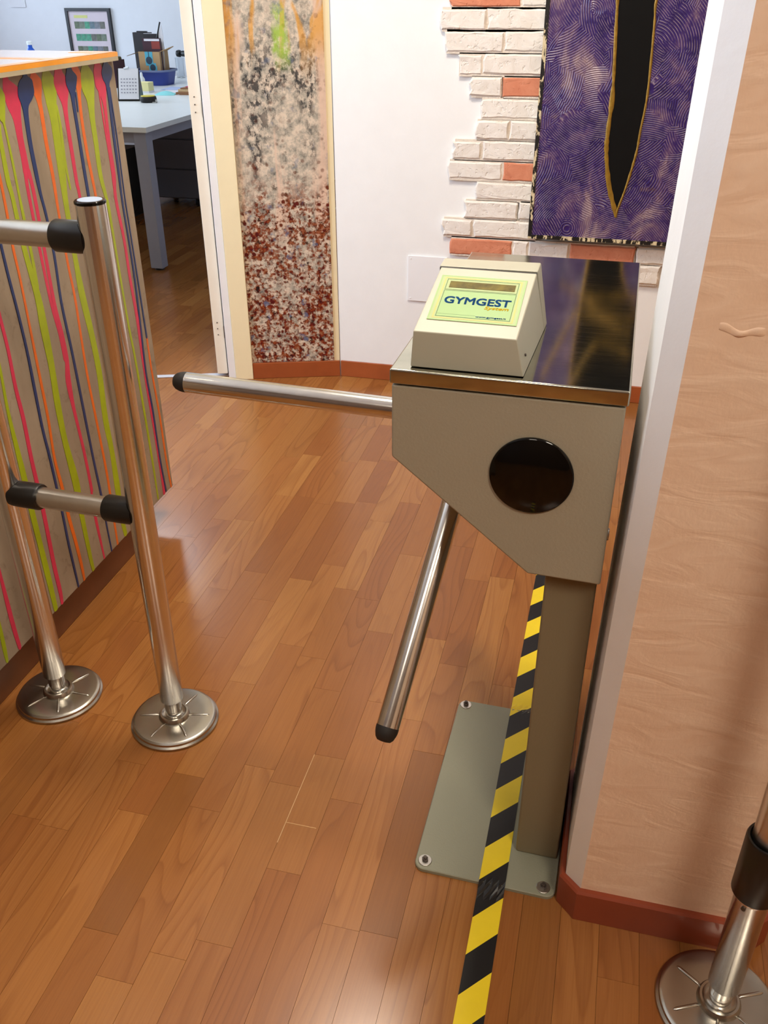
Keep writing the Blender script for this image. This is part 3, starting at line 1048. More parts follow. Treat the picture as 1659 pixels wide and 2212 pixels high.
ring(-0.2225, -0.1015, 0.028, 0.1345, 0.0022, 'label_mint', 0.00092)
ring(-0.2165, -0.1075, 0.0325, 0.1295, 0.0018, 'label_cream', 0.00096)
ring(-0.2125, -0.1115, 0.0365, 0.0985, 0.0008, 'label_line', 0.00100)
ring(-0.2125, -0.1115, 0.1000, 0.1258, 0.0008, 'label_line', 0.00100)
sl(-0.2115, -0.1125, 0.0375, 0.0975, 0.0008, 0.00090).build('printed_field', 'label_mint', lab)
sl(-0.2075, -0.1155, 0.1050, 0.1205, 0.0008, 0.0012).build('display_window', 'display', rd)
text('GYMGEST', 'lettering', 'text_blue', lab, SF @ Matrix.Translation((-0.2075, 0.0672, 0.0011)), 0.0915, 0.0165, bold=0.045)
text('System', 'lettering', 'text_yellow', lab, SF @ Matrix.Translation((-0.1500, 0.0570, 0.0011)), 0.0330, 0.0092, bold=0.03, shear=0.2)
text('www.gymgest.it', 'lettering', 'text_blue', lab, SF @ Matrix.Translation((-0.1585, 0.0385, 0.0011)), 0.0410, 0.0040, bold=0.02)
sl(-0.2110, -0.1590, 0.0425, 0.0428, 0.0009, 0.0010).build('printed_line', 'label_line', lab)
for yy, zz in ((1.137, 0.975), (1.30, 1.0)):
    pass
MB(TF).lathe((-0.0872, 1.14, 0.972), (0.97, 0, 0.24), [(0.002, 0), (0.002, 0.0016), (0.0012, 0.002)], 10).build('screw', 'hinge', rd)

# ================================================================ hazard tape on the floor
tp = MB()


def tz(y):
    a, b = 1.047, 1.511
    if y < a - 0.012 or y > b + 0.012:
        return 0.0008
    if a <= y <= b:
        return 0.0092
    t = (a - y) / 0.012 if y < a else (y - b) / 0.012
    return 0.0092 + (0.0008 - 0.0092) * t


def txl(y):
    return -0.0890 + 0.0035 * (y - 1.25)


TW, ST, SL = 0.0470, 0.0715, 0.051
y = 1.411 - 14 * ST
k = 0
while y < 3.26:
    n = 10
    rowsL = []
    for a in range(n + 1):
        row = []
        for c in range(5):
            yy = y + ST * a / n + SL * c / 4
            row.append(tp.vert(txl(yy) + TW * c / 4, yy, tz(yy)))
        rowsL.append(row)
    for a in range(n):
        for c in range(4):
            tp.face((rowsL[a][c], rowsL[a][c + 1], rowsL[a + 1][c + 1], rowsL[a + 1][c]), 1 if k % 2 == 0 else 0)
    y += ST
    k += 1
tape = tp.build('hazard_tape', ['hazard_yellow', 'hazard_black'])
sm = tape.modifiers.new('thickness', 'SOLIDIFY')
sm.thickness = 0.0004
sm.offset = -1
tag(tape, 'yellow and black striped hazard tape running under the turnstile on floor', 'floor tape')

# ================================================================ chrome barriers
PR, PH_ = 0.0243, 1.107


def base_dish(t_, x_, y_, turn):
    d = MB().lathe((x_, y_, 0.0004), (0, 0, 1), [(0.0935, 0), (0.095, 0.002), (0.0945, 0.005), (0.0905, 0.008), (0.0895, 0.0125), (0.0865, 0.0145), (0.083, 0.0155), (0.060, 0.0162), (0.034, 0.0168), (0.0325, 0.0225), (0.030, 0.0260), (0.0265, 0.0262), (0.0235, 0.0232), (0.0200, 0.0225)], 72)
    dish = d.build('base_dish', 'dish_steel', t_, smooth=True)
    for k in range(6):
        a = turn + k * PI / 3
        c, s = math.cos(a), math.sin(a)
        p = [(x_ + c * r_, y_ + s * r_) for r_ in (0.034, 0.039, 0.071, 0.077)]
        r_ = MB()
        for i_, (w_, h_) in enumerate(((0.0025, 0.0004), (0.0030, 0.0022), (0.0030, 0.0020), (0.0012, 0.0001))):
            pass
        loops = []
        for (rr_, w_, h_) in ((0.034, 0.0026, 0.0010), (0.038, 0.0031, 0.0030), (0.071, 0.0031, 0.0028), (0.075, 0.0020, 0.0016), (0.0765, 0.0006, 0.0004)):
            z0 = 0.0166 - (rr_ - 0.034) * 0.02
            cx_, cy_ = x_ + c * rr_, y_ + s * rr_
            loops.append([(cx_ - s * w_ * math.cos(b_), cy_ + c * w_ * math.cos(b_), z0 + h_ * math.sin(b_)) for b_ in [PI * m / 6 for m in range(7)]])
        r_.loft(loops, True, closed=True)
        r_.build('rib', 'dish_steel', dish, smooth=True)
    MB().tube((x_, y_, 0.0222), (x_, y_, 0.080), 0.0180, seg=40).build('spigot', 'chrome', t_, smooth=True)


def post(t_, x_, y_, z1=PH_):
    MB().lathe((x_, y_, 0.066), (0, 0, 1), [(0.0186, 0.0), (PR - 0.0004, 0), (PR, 0.0006), (PR, z1 - 0.066 - 0.006), (PR - 0.001, z1 - 0.066 - 0.005)], 64).build('post', 'post_chrome', t_, smooth=True)
    c = MB().lathe((x_, y_, z1 - 0.0055), (0, 0, 1), [(PR, 0), (PR + 0.0008, 0.0008), (PR + 0.0008, 0.0038), (PR - 0.001, 0.0055), (PR - 0.0045, 0.0055)], 48).build('cap_ring', 'black_gloss', t_, smooth=True)
    MB().lathe((x_, y_, z1 - 0.0002), (0, 0, 1), [(PR - 0.0046, 0), (PR - 0.0052, 0.0008), (PR - 0.010, 0.0009), (0.003, 0.0010)], 48).build('cap_disc', 'grey_cap', c, smooth=True)


def coupler(t_, pc, d, z):
    """black sleeve on a post at pc, pointing along d"""
    pc = Vector((pc[0], pc[1], z))
    d = Vector((d[0], d[1], 0)).normalized()
    s = d.cross(Vector((0, 0, 1)))
    b = MB()
    n = 40
    R_ = 0.0262
    loops = []
    # end that hugs the post (saddle), then the sleeve
    for kind in range(5):
        lp = []
        for k in range(n):
            a = 2 * PI * k / n
            side, hgt = math.cos(a), math.sin(a)
            if kind == 0:
                r_ = R_ * 0.985
                dist = math.sqrt(max(1e-6, (PR + 0.0006) ** 2 - min((side * r_) ** 2, (PR * 0.93) ** 2)))
            elif kind == 1:
                r_ = R_
                dist = PR + 0.006
            elif kind == 2:
                r_, dist = R_, PR + 0.046
            elif kind == 3:
                r_, dist = R_ - 0.0015, PR + 0.049
            else:
                r_, dist = 0.0206, PR + 0.049
            lp.append(tuple(pc + d * dist + s * (side * r_) + Vector((0, 0, hgt * r_))))
        loops.append(lp)
    b.loft(loops, True)
    return b.build('coupler', 'black_plastic', t_, smooth=True)


P1, P2, P3 = Vector((-0.803, 1.304, 0)), Vector((-1.0945, 1.315, 0)), Vector((0.311, 0.919, 0))
g1 = thing('barrier', 'chrome two-post barrier with two short rails beside the striped desk', 'barrier', (P1 + P2) / 2)
for P_, tn in ((P1, 0.25), (P2, 0.0)):
    base_dish(g1, P_.x, P_.y, tn)
    post(g1, P_.x, P_.y)
for z, r_ in ((1.047, 0.0202), (0.533, 0.0206)):
    dr = (P2 - P1).normalized()
    coupler(g1, P1, dr, z)
    coupler(g1, P2, -dr, z)
    a, b = P1 + dr * 0.062, P2 - dr * 0.062
    MB().tube((a.x, a.y, z), (b.x, b.y, z), r_, seg=40).build('rail', 'steel_rail', g1, smooth=True)
g2 = thing('barrier_post', 'chrome barrier post with black sleeve in front of the peach pillar', 'post', P3)
base_dish(g2, P3.x, P3.y, 0.42)
post(g2, P3.x, P3.y)
MB().lathe((P3.x, P3.y, 0.285), (0, 0, 1), [(PR + 0.0002, 0), (0.0300, 0.0), (0.0315, 0.002), (0.0315, 0.108), (0.0300, 0.112), (0.0270, 0.112), (PR + 0.0002, 0.106)], 48, cap=False).build('sleeve', 'black_plastic', g2, smooth=True)
MB().lathe((P3.x, P3.y, 0.279), (0, 0, 1), [(PR + 0.0002, 0), (0.0268, 0.0), (0.0272, 0.0028), (0.0268, 0.0058), (PR + 0.0002, 0.0058)], 48, cap=False).build('collar_ring', 'chrome', g2, smooth=True)
dd = Vector((-0.55, -0.83, 0)).normalized()
sc = P3 + dd * PR
MB().lathe((sc.x, sc.y, 0.268), dd, [(0.0034, -0.0005), (0.0034, 0.0008), (0.0022, 0.0012)], 14).build('screw', 'hinge', g2, smooth=True)

# ================================================================ reception desk with paint drips
DRIPS = [('pink', [(1.6986, 1.237, 0.01), (1.7082, 1.222, 0.024), (1.7108, 1.209, 0.0276), (1.7096, 1.188, 0.0216), (1.7112, 1.165, 0.0135), (1.7085, 1.13, 0.0104), (1.7087, 1.094, 0.0105), (1.7076, 1.065, 0.0113)]), ('pink', [(1.7034, 1.067, 0.0059), (1.7, 1.022, 0.0053), (1.7003, 0.91, 0.0049), (1.7035, 0.79, 0.0051), (1.7124, 0.715, 0.0052), (1.7146, 0.655, 0.0065)]), ('pink', [(1.7153, 1.065, 0.006), (1.7186, 1.018, 0.0059), (1.7168, 0.906, 0.0055), (1.7148, 0.786, 0.0057), (1.7212, 0.712, 0.0058), (1.7205, 0.653, 0.0074), (1.7102, 0.603, 0.0104), (1.7106, 0.524, 0.006), (1.7174, 0.418, 0.0056), (1.7182, 0.309, 0.0058), (1.7131, 0.294, 0.0063), (1.7118, 0.217, 0.0058), (1.7146, 0.139, 0.0042), (1.716, 0.099, 0.003)]), ('navy', [(1.7642, 1.238, 0.0085), (1.763, 1.231, 0.0214), (1.7591, 1.22, 0.0267), (1.7564, 1.206, 0.0278), (1.7522, 1.195, 0.0203), (1.7458, 1.184, 0.0107), (1.7419, 1.161, 0.0075), (1.7383, 1.114, 0.0065), (1.7392, 1.052, 0.0061), (1.7406, 1.016, 0.0044), (1.7465, 0.965, 0.0039), (1.7478, 0.881, 0.004), (1.7407, 0.779, 0.0041), (1.7453, 0.667, 0.0042), (1.7473, 0.529, 0.0044), (1.7494, 0.381, 0.0039), (1.7535, 0.277, 0.004), (1.7524, 0.189, 0.003), (1.7537, 0.101, 0.0025)]), ('orange', [(1.794, 1.241, 0.0088), (1.7977, 1.228, 0.0199), (1.7978, 1.21, 0.0167), (1.7979, 1.191, 0.0089), (1.7986, 1.166, 0.0067), (1.796, 1.105, 0.0064), (1.7979, 1.042, 0.0058), (1.7943, 0.961, 0.0044), (1.794, 0.848, 0.0042), (1.7972, 0.78, 0.0043), (1.7935, 0.688, 0.0044), (1.7898, 0.592, 0.0045), (1.7929, 0.467, 0.0046), (1.7962, 0.335, 0.0048), (1.7942, 0.254, 0.0048), (1.7896, 0.167, 0.0044), (1.7868, 0.098, 0.0038)]), ('green', [(1.8411, 1.24, 0.0138), (1.8444, 1.222, 0.0254), (1.844, 1.2, 0.0232), (1.8411, 1.179, 0.0186), (1.8405, 1.149, 0.0141), (1.838, 1.099, 0.0142), (1.8353, 1.048, 0.0144), (1.8305, 1.002, 0.0109), (1.8278, 0.947, 0.0091), (1.8267, 0.847, 0.0093), (1.8283, 0.77, 0.0126), (1.8383, 0.672, 0.0114), (1.8421, 0.571, 0.0117), (1.8332, 0.449, 0.012), (1.8363, 0.36, 0.0105), (1.8324, 0.254, 0.0128), (1.8276, 0.166, 0.0098), (1.832, 0.106, 0.0083)]), ('green', [(1.859, 1.174, 0.0028), (1.86, 1.135, 0.0043), (1.854, 1.058, 0.0044), (1.8565, 1.005, 0.003)]), ('pink', [(1.8872, 1.234, 0.0168), (1.8892, 1.218, 0.0265), (1.8914, 1.196, 0.0218), (1.8911, 1.174, 0.011), (1.8884, 1.144, 0.0074), (1.8872, 1.079, 0.007), (1.8859, 1.013, 0.0063), (1.8884, 0.985, 0.0056), (1.8924, 0.101, 0.00392)]), ('navy', [(1.9298, 1.235, 0.0124), (1.9327, 1.224, 0.0225), (1.93, 1.212, 0.0213), (1.9291, 1.202, 0.0163), (1.9283, 1.192, 0.01), (1.9258, 1.17, 0.0063), (1.9251, 1.113, 0.0056), (1.9244, 1.047, 0.0057), (1.9246, 0.981, 0.0053), (1.9286, 0.101, 0.0037099999999999998)]), ('navy', [(1.9408, 1.191, 0.0025), (1.9379, 1.155, 0.002)]), ('orange', [(1.9524, 1.24, 0.0152), (1.9576, 1.225, 0.0179), (1.9587, 1.205, 0.0128), (1.9545, 1.185, 0.0064), (1.949, 1.136, 0.0057), (1.9487, 1.07, 0.0058), (1.9537, 1.001, 0.0054), (1.9556, 0.975, 0.0049), (1.9596, 0.101, 0.0034299999999999995)]), ('green', [(1.9966, 1.238, 0.0158), (1.9994, 1.222, 0.0265), (1.9964, 1.196, 0.0266), (1.9986, 1.17, 0.0161), (1.994, 1.131, 0.0108), (1.9932, 1.077, 0.0096), (1.9909, 1.008, 0.0083), (2.0037, 0.942, 0.0063), (2.006, 0.89, 0.005), (2.0086, 0.776, 0.0044), (2.013, 0.633, 0.0046), (2.0201, 0.546, 0.0047), (2.0252, 0.387, 0.0049), (2.0286, 0.241, 0.005), (2.0289, 0.109, 0.0034)]), ('pink', [(2.0509, 1.241, 0.0124), (2.0524, 1.223, 0.0222), (2.0524, 1.196, 0.0223), (2.0566, 1.183, 0.0168), (2.0576, 1.151, 0.0071), (2.0521, 1.069, 0.0072), (2.0536, 0.998, 0.0064), (2.0438, 0.949, 0.0065), (2.0545, 0.845, 0.006), (2.0554, 0.743, 0.0061), (2.0614, 0.638, 0.0071), (2.0597, 0.531, 0.0072), (2.062, 0.417, 0.0074), (2.0667, 0.272, 0.0068), (2.0677, 0.104, 0.0062)]), ('pink', [(2.041, 1.188, 0.0028), (2.0421, 1.112, 0.0031), (2.0448, 1.028, 0.0032), (2.0419, 0.971, 0.0026)]), ('navy', [(2.0878, 1.238, 0.0114), (2.0894, 1.23, 0.0214), (2.0873, 1.22, 0.0242), (2.0847, 1.207, 0.0186), (2.0824, 1.196, 0.0086), (2.0818, 1.162, 0.0058), (2.078, 1.093, 0.0058), (2.0756, 1.008, 0.0053), (2.0725, 0.928, 0.0037), (2.076, 0.836, 0.0038), (2.0774, 0.733, 0.0039), (2.0714, 0.614, 0.004), (2.0638, 0.485, 0.0041), (2.0705, 0.367, 0.0042), (2.0711, 0.22, 0.0039), (2.0792, 0.108, 0.0036)]), ('navy', [(2.0902, 1.188, 0.002), (2.0914, 1.078, 0.0021), (2.0872, 0.944, 0.0021), (2.0921, 0.753, 0.0028), (2.0955, 0.575, 0.0033)]), ('orange', [(2.0965, 0.573, 0.0037), (2.0969, 0.472, 0.0042), (2.1052, 0.337, 0.0043), (2.1063, 0.203, 0.0045), (2.1134, 0.1, 0.0041)]), ('green', [(1.665, 1.228, 0.0097), (1.6674, 1.213, 0.0176), (1.6657, 1.197, 0.0157), (1.664, 1.182, 0.0118), (1.6638, 1.168, 0.0069), (1.6657, 1.159, 0.0032), (1.6674, 1.1, 0.0036), (1.667, 1.028, 0.0037), (1.6671, 0.985, 0.0046), (1.6682, 0.902, 0.0048), (1.6652, 0.836, 0.0054)]), ('green', [(1.648, 1.161, 0.0059), (1.6438, 1.139, 0.0059), (1.6405, 1.062, 0.007), (1.6441, 1.026, 0.0062), (1.647, 0.929, 0.0077), (1.6597, 0.821, 0.0107), (1.6593, 0.751, 0.0136), (1.6586, 0.661, 0.0111), (1.6522, 0.569, 0.0113), (1.6513, 0.471, 0.0102), (1.6602, 0.362, 0.0135), (1.6574, 0.278, 0.0096), (1.6569, 0.217, 0.0084), (1.6575, 0.137, 0.0071), (1.6596, 0.101, 0.0057)]), ('orange', [(1.6154, 1.09, 0.0039), (1.6169, 1.066, 0.0039), (1.6167, 1.038, 0.0039), (1.6154, 0.999, 0.0039), (1.6117, 0.938, 0.004), (1.6133, 0.867, 0.0035), (1.6114, 0.767, 0.0036), (1.6093, 0.662, 0.0043), (1.6071, 0.551, 0.0044), (1.5996, 0.456, 0.0044), (1.6046, 0.373, 0.0056), (1.6057, 0.296, 0.0058), (1.6118, 0.22, 0.0059), (1.6151, 0.152, 0.0055), (1.6148, 0.101, 0.0041)]), ('navy', [(1.5742, 0.972, 0.0033), (1.575, 0.953, 0.0033), (1.5769, 0.887, 0.0036), (1.5817, 0.811, 0.0035), (1.5844, 0.725, 0.0036), (1.5821, 0.636, 0.0042), (1.5797, 0.544, 0.0037), (1.5831, 0.464, 0.0038), (1.5843, 0.384, 0.0035), (1.585, 0.308, 0.0036), (1.5832, 0.23, 0.0036), (1.5847, 0.159, 0.0034), (1.5855, 0.1, 0.0027)]), ('pink', [(1.522, 0.852, 0.0046), (1.5231, 0.813, 0.0047), (1.5251, 0.746, 0.0048), (1.5215, 0.661, 0.0054), (1.5236, 0.588, 0.006), (1.5198, 0.496, 0.0061), (1.5198, 0.43, 0.0065), (1.5193, 0.357, 0.0067), (1.5164, 0.283, 0.0068), (1.5134, 0.206, 0.0069), (1.5138, 0.137, 0.0065), (1.5114, 0.103, 0.005)]), ('green', [(1.4875, 0.76, 0.0037), (1.4872, 0.716, 0.0037), (1.4806, 0.625, 0.0047), (1.4809, 0.534, 0.0073), (1.4818, 0.475, 0.0089), (1.4811, 0.376, 0.0091), (1.4824, 0.285, 0.0089), (1.4836, 0.206, 0.0095), (1.4839, 0.104, 0.0073)]), ('pink', [(1.3361, 0.349, 0.004), (1.3351, 0.306, 0.004), (1.3335, 0.233, 0.0061), (1.3329, 0.16, 0.0062), (1.3349, 0.107, 0.0053)]), ('green', [(1.295, 0.238, 0.0039), (1.2924, 0.191, 0.0049), (1.2887, 0.14, 0.006), (1.2866, 0.106, 0.004)])]
dk = thing('reception_desk', 'reception desk with coloured paint drips down its raw board front', 'desk', (-1.4, 1.3, 0))
XP = -1.187
fp = MB().box((XP - 0.03, 0.15, 0.10), (XP, 2.125, 1.2435)).build('front_panel', 'desk_board', dk, bevel=0.001, seg=1)
for i_, (col, pts) in enumerate(DRIPS):
    x1 = XP + 0.0004 + 0.00003 * i_ + (0.0008 if col == 'navy' else 0.0)
    pts = list(pts)
    # smooth the outline: resample by Catmull-Rom
    full = [pts[0]]
    for q1 in pts[1:]:
        q0 = full[-1]
        m = max(1, int(abs(q1[1] - q0[1]) / 0.09))
        full += [tuple(q0[c] + (q1[c] - q0[c]) * k / m for c in range(3)) for k in range(1, m + 1)]
    pts = full
    dense = []
    for a in range(len(pts) - 1):
        q0, q1, q2, q3 = pts[max(a - 1, 0)], pts[a], pts[a + 1], pts[min(a + 2, len(pts) - 1)]
        for m in range(4):
            t = m / 4.0
            dense.append(tuple(0.5 * ((2 * q1[c]) + (-q0[c] + q2[c]) * t + (2 * q0[c] - 5 * q1[c] + 4 * q2[c] - q3[c]) * t * t + (-q0[c] + 3 * q1[c] - 3 * q2[c] + q3[c]) * t ** 3) for c in range(3)))
    dense.append(pts[-1])
    y0, z0, w0 = dense[0]
    cap_ = [(y0, z0 + w0 * 0.8, w0 * 0.35), (y0, z0 + w0 * 0.5, w0 * 0.75)]
    y9, z9, w9 = dense[-1]
    dense = cap_ + dense + [(y9, z9 - abs(w9) * 1.2, abs(w9) * 0.45)]
    dense = [(a, min(max(b, 0.1005), 1.2425), min(max(abs(c), 0.0011), 0.06)) for a, b, c in dense]
    # clip to the panel's end
    b = MB()
    ids = []
    for a, z, w in dense:
        ya, yb = min(max(a - w, 0.16), 2.1235), min(max(a + w, 0.161), 2.1245)
        ids.append((b.vert(x1, ya, z), b.vert(x1, yb, z), b.vert(XP - 0.0002, ya, z), b.vert(XP - 0.0002, yb, z)))
    for p, n_ in zip(ids, ids[1:]):
        b.face((p[0], p[1], n_[1], n_[0]))
        b.face((p[2], p[0], n_[0], n_[2]))
        b.face((p[1], p[3], n_[3], n_[1]))
    b.build('paint_drip', 'drip_' + col, fp, origin=(XP, dense[0][0], dense[-1][1]))
MB().box((-1.235, 0.16, 0.0006), (-1.208, 1.95, 0.0995)).build('plinth', 'plinth', dk, bevel=0.001, seg=1)
MB().box((-1.62, 2.09, 0.10), (XP - 0.0302, 2.12, 1.2435)).build('end_panel', 'desk_board', dk)
MB().box((-1.62, 1.93, 0.0006), (-1.2352, 1.95, 0.0995)).build('plinth', 'plinth', dk)
MB().box((-1.95, 0.16, 0.72), (XP - 0.0302, 2.088, 0.745)).build('worktop', 'table_white', dk)
MB().box((-1.95, 0.16, 0.0006), (-1.90, 2.0, 0.7195)).build('rear_panel', 'desk_board', dk)
ct = MB().box((-1.64, 0.14, 1.2440), (-1.170, 2.118, 1.2625)).build('counter_top', 'counter_white', dk, bevel=0.0015)
MB().box((-1.1698, 0.14, 1.2442), (-1.1684, 2.118, 1.2530)).build('edge_band', 'counter_edge', ct)
MB().box((-1.1698, 0.14, 1.2531), (-1.1684, 2.118, 1.2622)).build('edge_band', 'counter_orange', ct)
MB().box((-1.196, 0.16, 1.2626), (-1.1705, 2.116, 1.2631)).build('painted_stripe', 'counter_orange', ct)
MB().box((-1.262, 2.06, 1.2626), (-1.197, 2.116, 1.2631)).build('painted_stripe', 'counter_orange', ct)
MB().box((-1.50, 1.86, 1.2626), (-1.197, 1.895, 1.2631)).build('painted_stripe', 'counter_orange', ct)
MB().box((-1.50, 1.30, 1.2626), (-1.46, 1.8595, 1.2631)).build('painted_stripe', 'counter_orange', ct)

# ================================================================ purple canvas on the bricks
YF = 3.264
pt = thing('painting', 'purple combed impasto canvas with a black slit edged in gold', 'painting', (0.007, 3.30, 0.613))
PX0, PX1, PZ0, PZ1 = -0.2865, 0.30, 0.613, 2.26
MB().box((PX0 + 0.013, YF, PZ0 + 0.013), (PX1 - 0.013, 3.30, PZ1 - 0.013)).build('canvas', 'purple', pt, origin=(PX0, YF, PZ0))
eb = MB()
eb.box((PX0, YF - 0.002, PZ0), (PX1, 3.303, PZ0 + 0.0128)).box((PX0, YF - 0.002, PZ1 - 0.0128), (PX1, 3.303, PZ1))
eb.box((PX0, YF - 0.002, PZ0 + 0.0128), (PX0 + 0.0128, 3.303, PZ1 - 0.0128)).box((PX1 - 0.0128, YF - 0.002, PZ0 + 0.0128), (PX1, 3.303, PZ1 - 0.0128))
eb.build('edge_frame', 'distressed', pt)
SL_ = [(0.008, 0.722, 0.008), (-0.022, 0.804, 0.028), (-0.043, 0.907, 0.046), (-0.046, 0.978, 0.050), (-0.045, 1.09, 0.057), (-0.058, 1.275, 0.050), (-0.063, 1.35, 0.046), (-0.068, 1.43, 0.066), (-0.075, 1.55, 0.13), (-0.082, 1.75, 0.17), (-0.07, 1.95, 0.16), (-0.03, 2.1, 0.10), (0.03, 2.17, 0.035)]


def dens(a):
    out = []
    for k in range(len(a) - 1):
        q0, q1, q2, q3 = a[max(k - 1, 0)], a[k], a[k + 1], a[min(k + 2, len(a) - 1)]
        for m in range(6):
            t = m / 6.0
            out.append(tuple(0.5 * ((2 * q1[c]) + (-q0[c] + q2[c]) * t + (2 * q0[c] - 5 * q1[c] + 4 * q2[c] - q3[c]) * t * t + (-q0[c] + 3 * q1[c] - 3 * q2[c] + q3[c]) * t ** 3) for c in range(len(a[0]))))
    out.append(a[-1])
    return out


SD = dens([(z, l, r) for l, z, r in SL_])
b = MB()
ids = [(b.vert(l, YF - 0.0006, z), b.vert(r, YF - 0.0006, z), b.vert(l, YF - 0.0001, z), b.vert(r, YF - 0.0001, z)) for z, l, r in SD]
for p, n_ in zip(ids, ids[1:]):
    b.face((p[0], p[1], n_[1], n_[0]))
    b.face((p[2], p[0], n_[0], n_[2]))
    b.face((p[1], p[3], n_[3], n_[1]))
b.build('slit', 'slit_black', pt)


def gold_bead(pts, name='gold_edge'):
    """irregular raised bead of gold paint along (x, z, half width)"""
    b = MB()
    loops = []
    for k, (x_, z_, w_) in enumerate(pts):
        a, c = pts[max(k - 1, 0)], pts[min(k + 1, len(pts) - 1)]
        t = Vector((c[0] - a[0], c[1] - a[1])).normalized()
        nx_, nz_ = -t.y, t.x
        w_ = w_ * random.uniform(0.75, 1.25)
        h_ = 0.0035 * random.uniform(0.8, 1.2) if w_ > 0.002 else 0.002
        loops.append([(x_ + nx_ * w_ * math.cos(g), YF - 0.0002 - h_ * math.sin(g), z_ + nz_ * w_ * math.cos(g)) for g in [PI * m / 5 for m in range(6)]])
    b.loft(loops, True, closed=True)
    b.build(name, 'gold', pt, smooth=True)


gold_bead([(0.009, 0.700, 0.004)] + [(l - 0.0045, z, 0.0074 if z < 1.1 else 0.005) for z, l, r in SD])
gold_bead([(0.009, 0.700, 0.003)] + [(r + 0.0030, z, 0.0038) for z, l, r in SD])
for ln in ([(-0.159, 1.442), (-0.068, 1.487), (0.006, 1.488), (0.124, 1.467)], [(-0.068, 1.487), (0.013, 1.552), (0.124, 1.556)],
           [(-0.195, 1.821), (-0.108, 1.587), (-0.068, 1.545), (0.114, 1.616)], [(-0.077, 1.824), (0.001, 1.658), (0.125, 1.695)]):
    gold_bead([(a, c, 0.0065) for a, c in dens(ln)], 'gold_streak')

# blank cover plate on the wall
sp_ = MB().box((-0.735, WY - 0.007, 0.337), (-0.585, WY - 0.0005, 0.511)).build('cover_plate', 'plate_white', bevel=0.002)
tag(sp_, 'white blank cover plate screwed to the wall below the brick edge', 'cover plate')
for a, c in ((-0.724, 0.348), (-0.724, 0.50), (-0.596, 0.348), (-0.596, 0.50)):
    MB().lathe((a, WY - 0.007, c), (0, -1, 0), [(0.0035, 0), (0.003, 0.0012), (0.001, 0.0014)], 12).build('screw', 'plate_white', sp_)

# ================================================================ the office beyond the door
TZ = 0.755
tb = thing('office_table', 'white-topped office table with square grey legs beyond the door', 'table', (-3.35, 5.9, 0))
MB().box((-4.45, 4.545, TZ - 0.026), (-2.405, 7.34, TZ)).build('table_top', 'table_white', tb, bevel=0.002)
fr = MB()
fr.box((-4.40, 4.60, TZ - 0.085), (-2.50, 4.64, TZ - 0.0265)).box((-2.50, 4.64, TZ - 0.085), (-2.46, 7.24, TZ - 0.0265)).box((-4.40, 7.24, TZ - 0.085), (-2.50, 7.28, TZ - 0.0265))
fr.build('frame', 'table_grey', tb)
for lx, ly in ((-2.50, 4.575), (-4.42, 4.575), (-2.50, 7.22), (-4.42, 7.22)):
    MB().box((lx, ly, 0.012), (lx + 0.072, ly + 0.072, TZ - 0.027)).build('leg', 'table_grey', tb, bevel=0.004)
    MB().lathe((lx + 0.036, ly + 0.036, 0.0004), (0, 0, 1), [(0.026, 0), (0.026, 0.006), (0.012, 0.0118)], 20).build('foot', 'black_plastic', tb)
pd = thing('drawer_pedestal', 'grey drawer pedestal on castors under the white office table', 'cabinet', (-3.1, 6.4, 0))
MB().box((-3.36, 6.17, 0.055), (-2.88, 6.65, 0.665)).build('carcass', 'pedestal', pd, bevel=0.003)
for k in range(3):
    MB().box((-3.35, 6.152, 0.065 + k * 0.2), (-2.89, 6.1695, 0.255 + k * 0.2)).build('drawer', 'pedestal', pd, bevel=0.002)
for a in (-3.32, -2.95):
    for c in (6.19, 6.58):
        MB().lathe((a, c + 0.02, 0.0265), (1, 0, 0), [(0.026, 0), (0.026, 0.02)], 20).box((a, c, 0.04), (a + 0.02, c + 0.04, 0.0548)).build('castor', 'black_plastic', pd)
pc = thing('dark_filler', 'black box added in the dark shadow under the far table', 'computer', (-3.3, 5.75, 0))  # made-up box filling the dark shadow below the table
MB().box((-3.42, 5.55, 0.012), (-3.22, 5.97, 0.44)).build('case', 'black_plastic', pc, bevel=0.004)
MB().box((-3.418, 5.540, 0.02), (-3.222, 5.5495, 0.435)).build('front_panel', 'black_gloss', pc, bevel=0.002)
for a in (-3.40, -3.26):
    MB().box((a, 5.58, 0.0005), (a + 0.03, 5.92, 0.0118)).build('foot', 'rubber', pc)
cb = MB()
import math as _m
prev = None
loops = []
for k in range(25):
    t = k / 24
    c = Vector((-3.10 + 0.10 * _m.sin(t * 5), 5.60 + 0.1 * t, 0.722 - 0.71 * _m.sin(t * PI * 0.5)))
    loops.append([(c.x + 0.004 * _m.cos(a), c.y + 0.004 * _m.sin(a), c.z) for a in [2 * PI * m / 6 for m in range(6)]])
cb.loft(loops, True)
tag(cb.build('power_cable', 'rubber'), 'thin black cable hanging beneath the white table', 'cable')

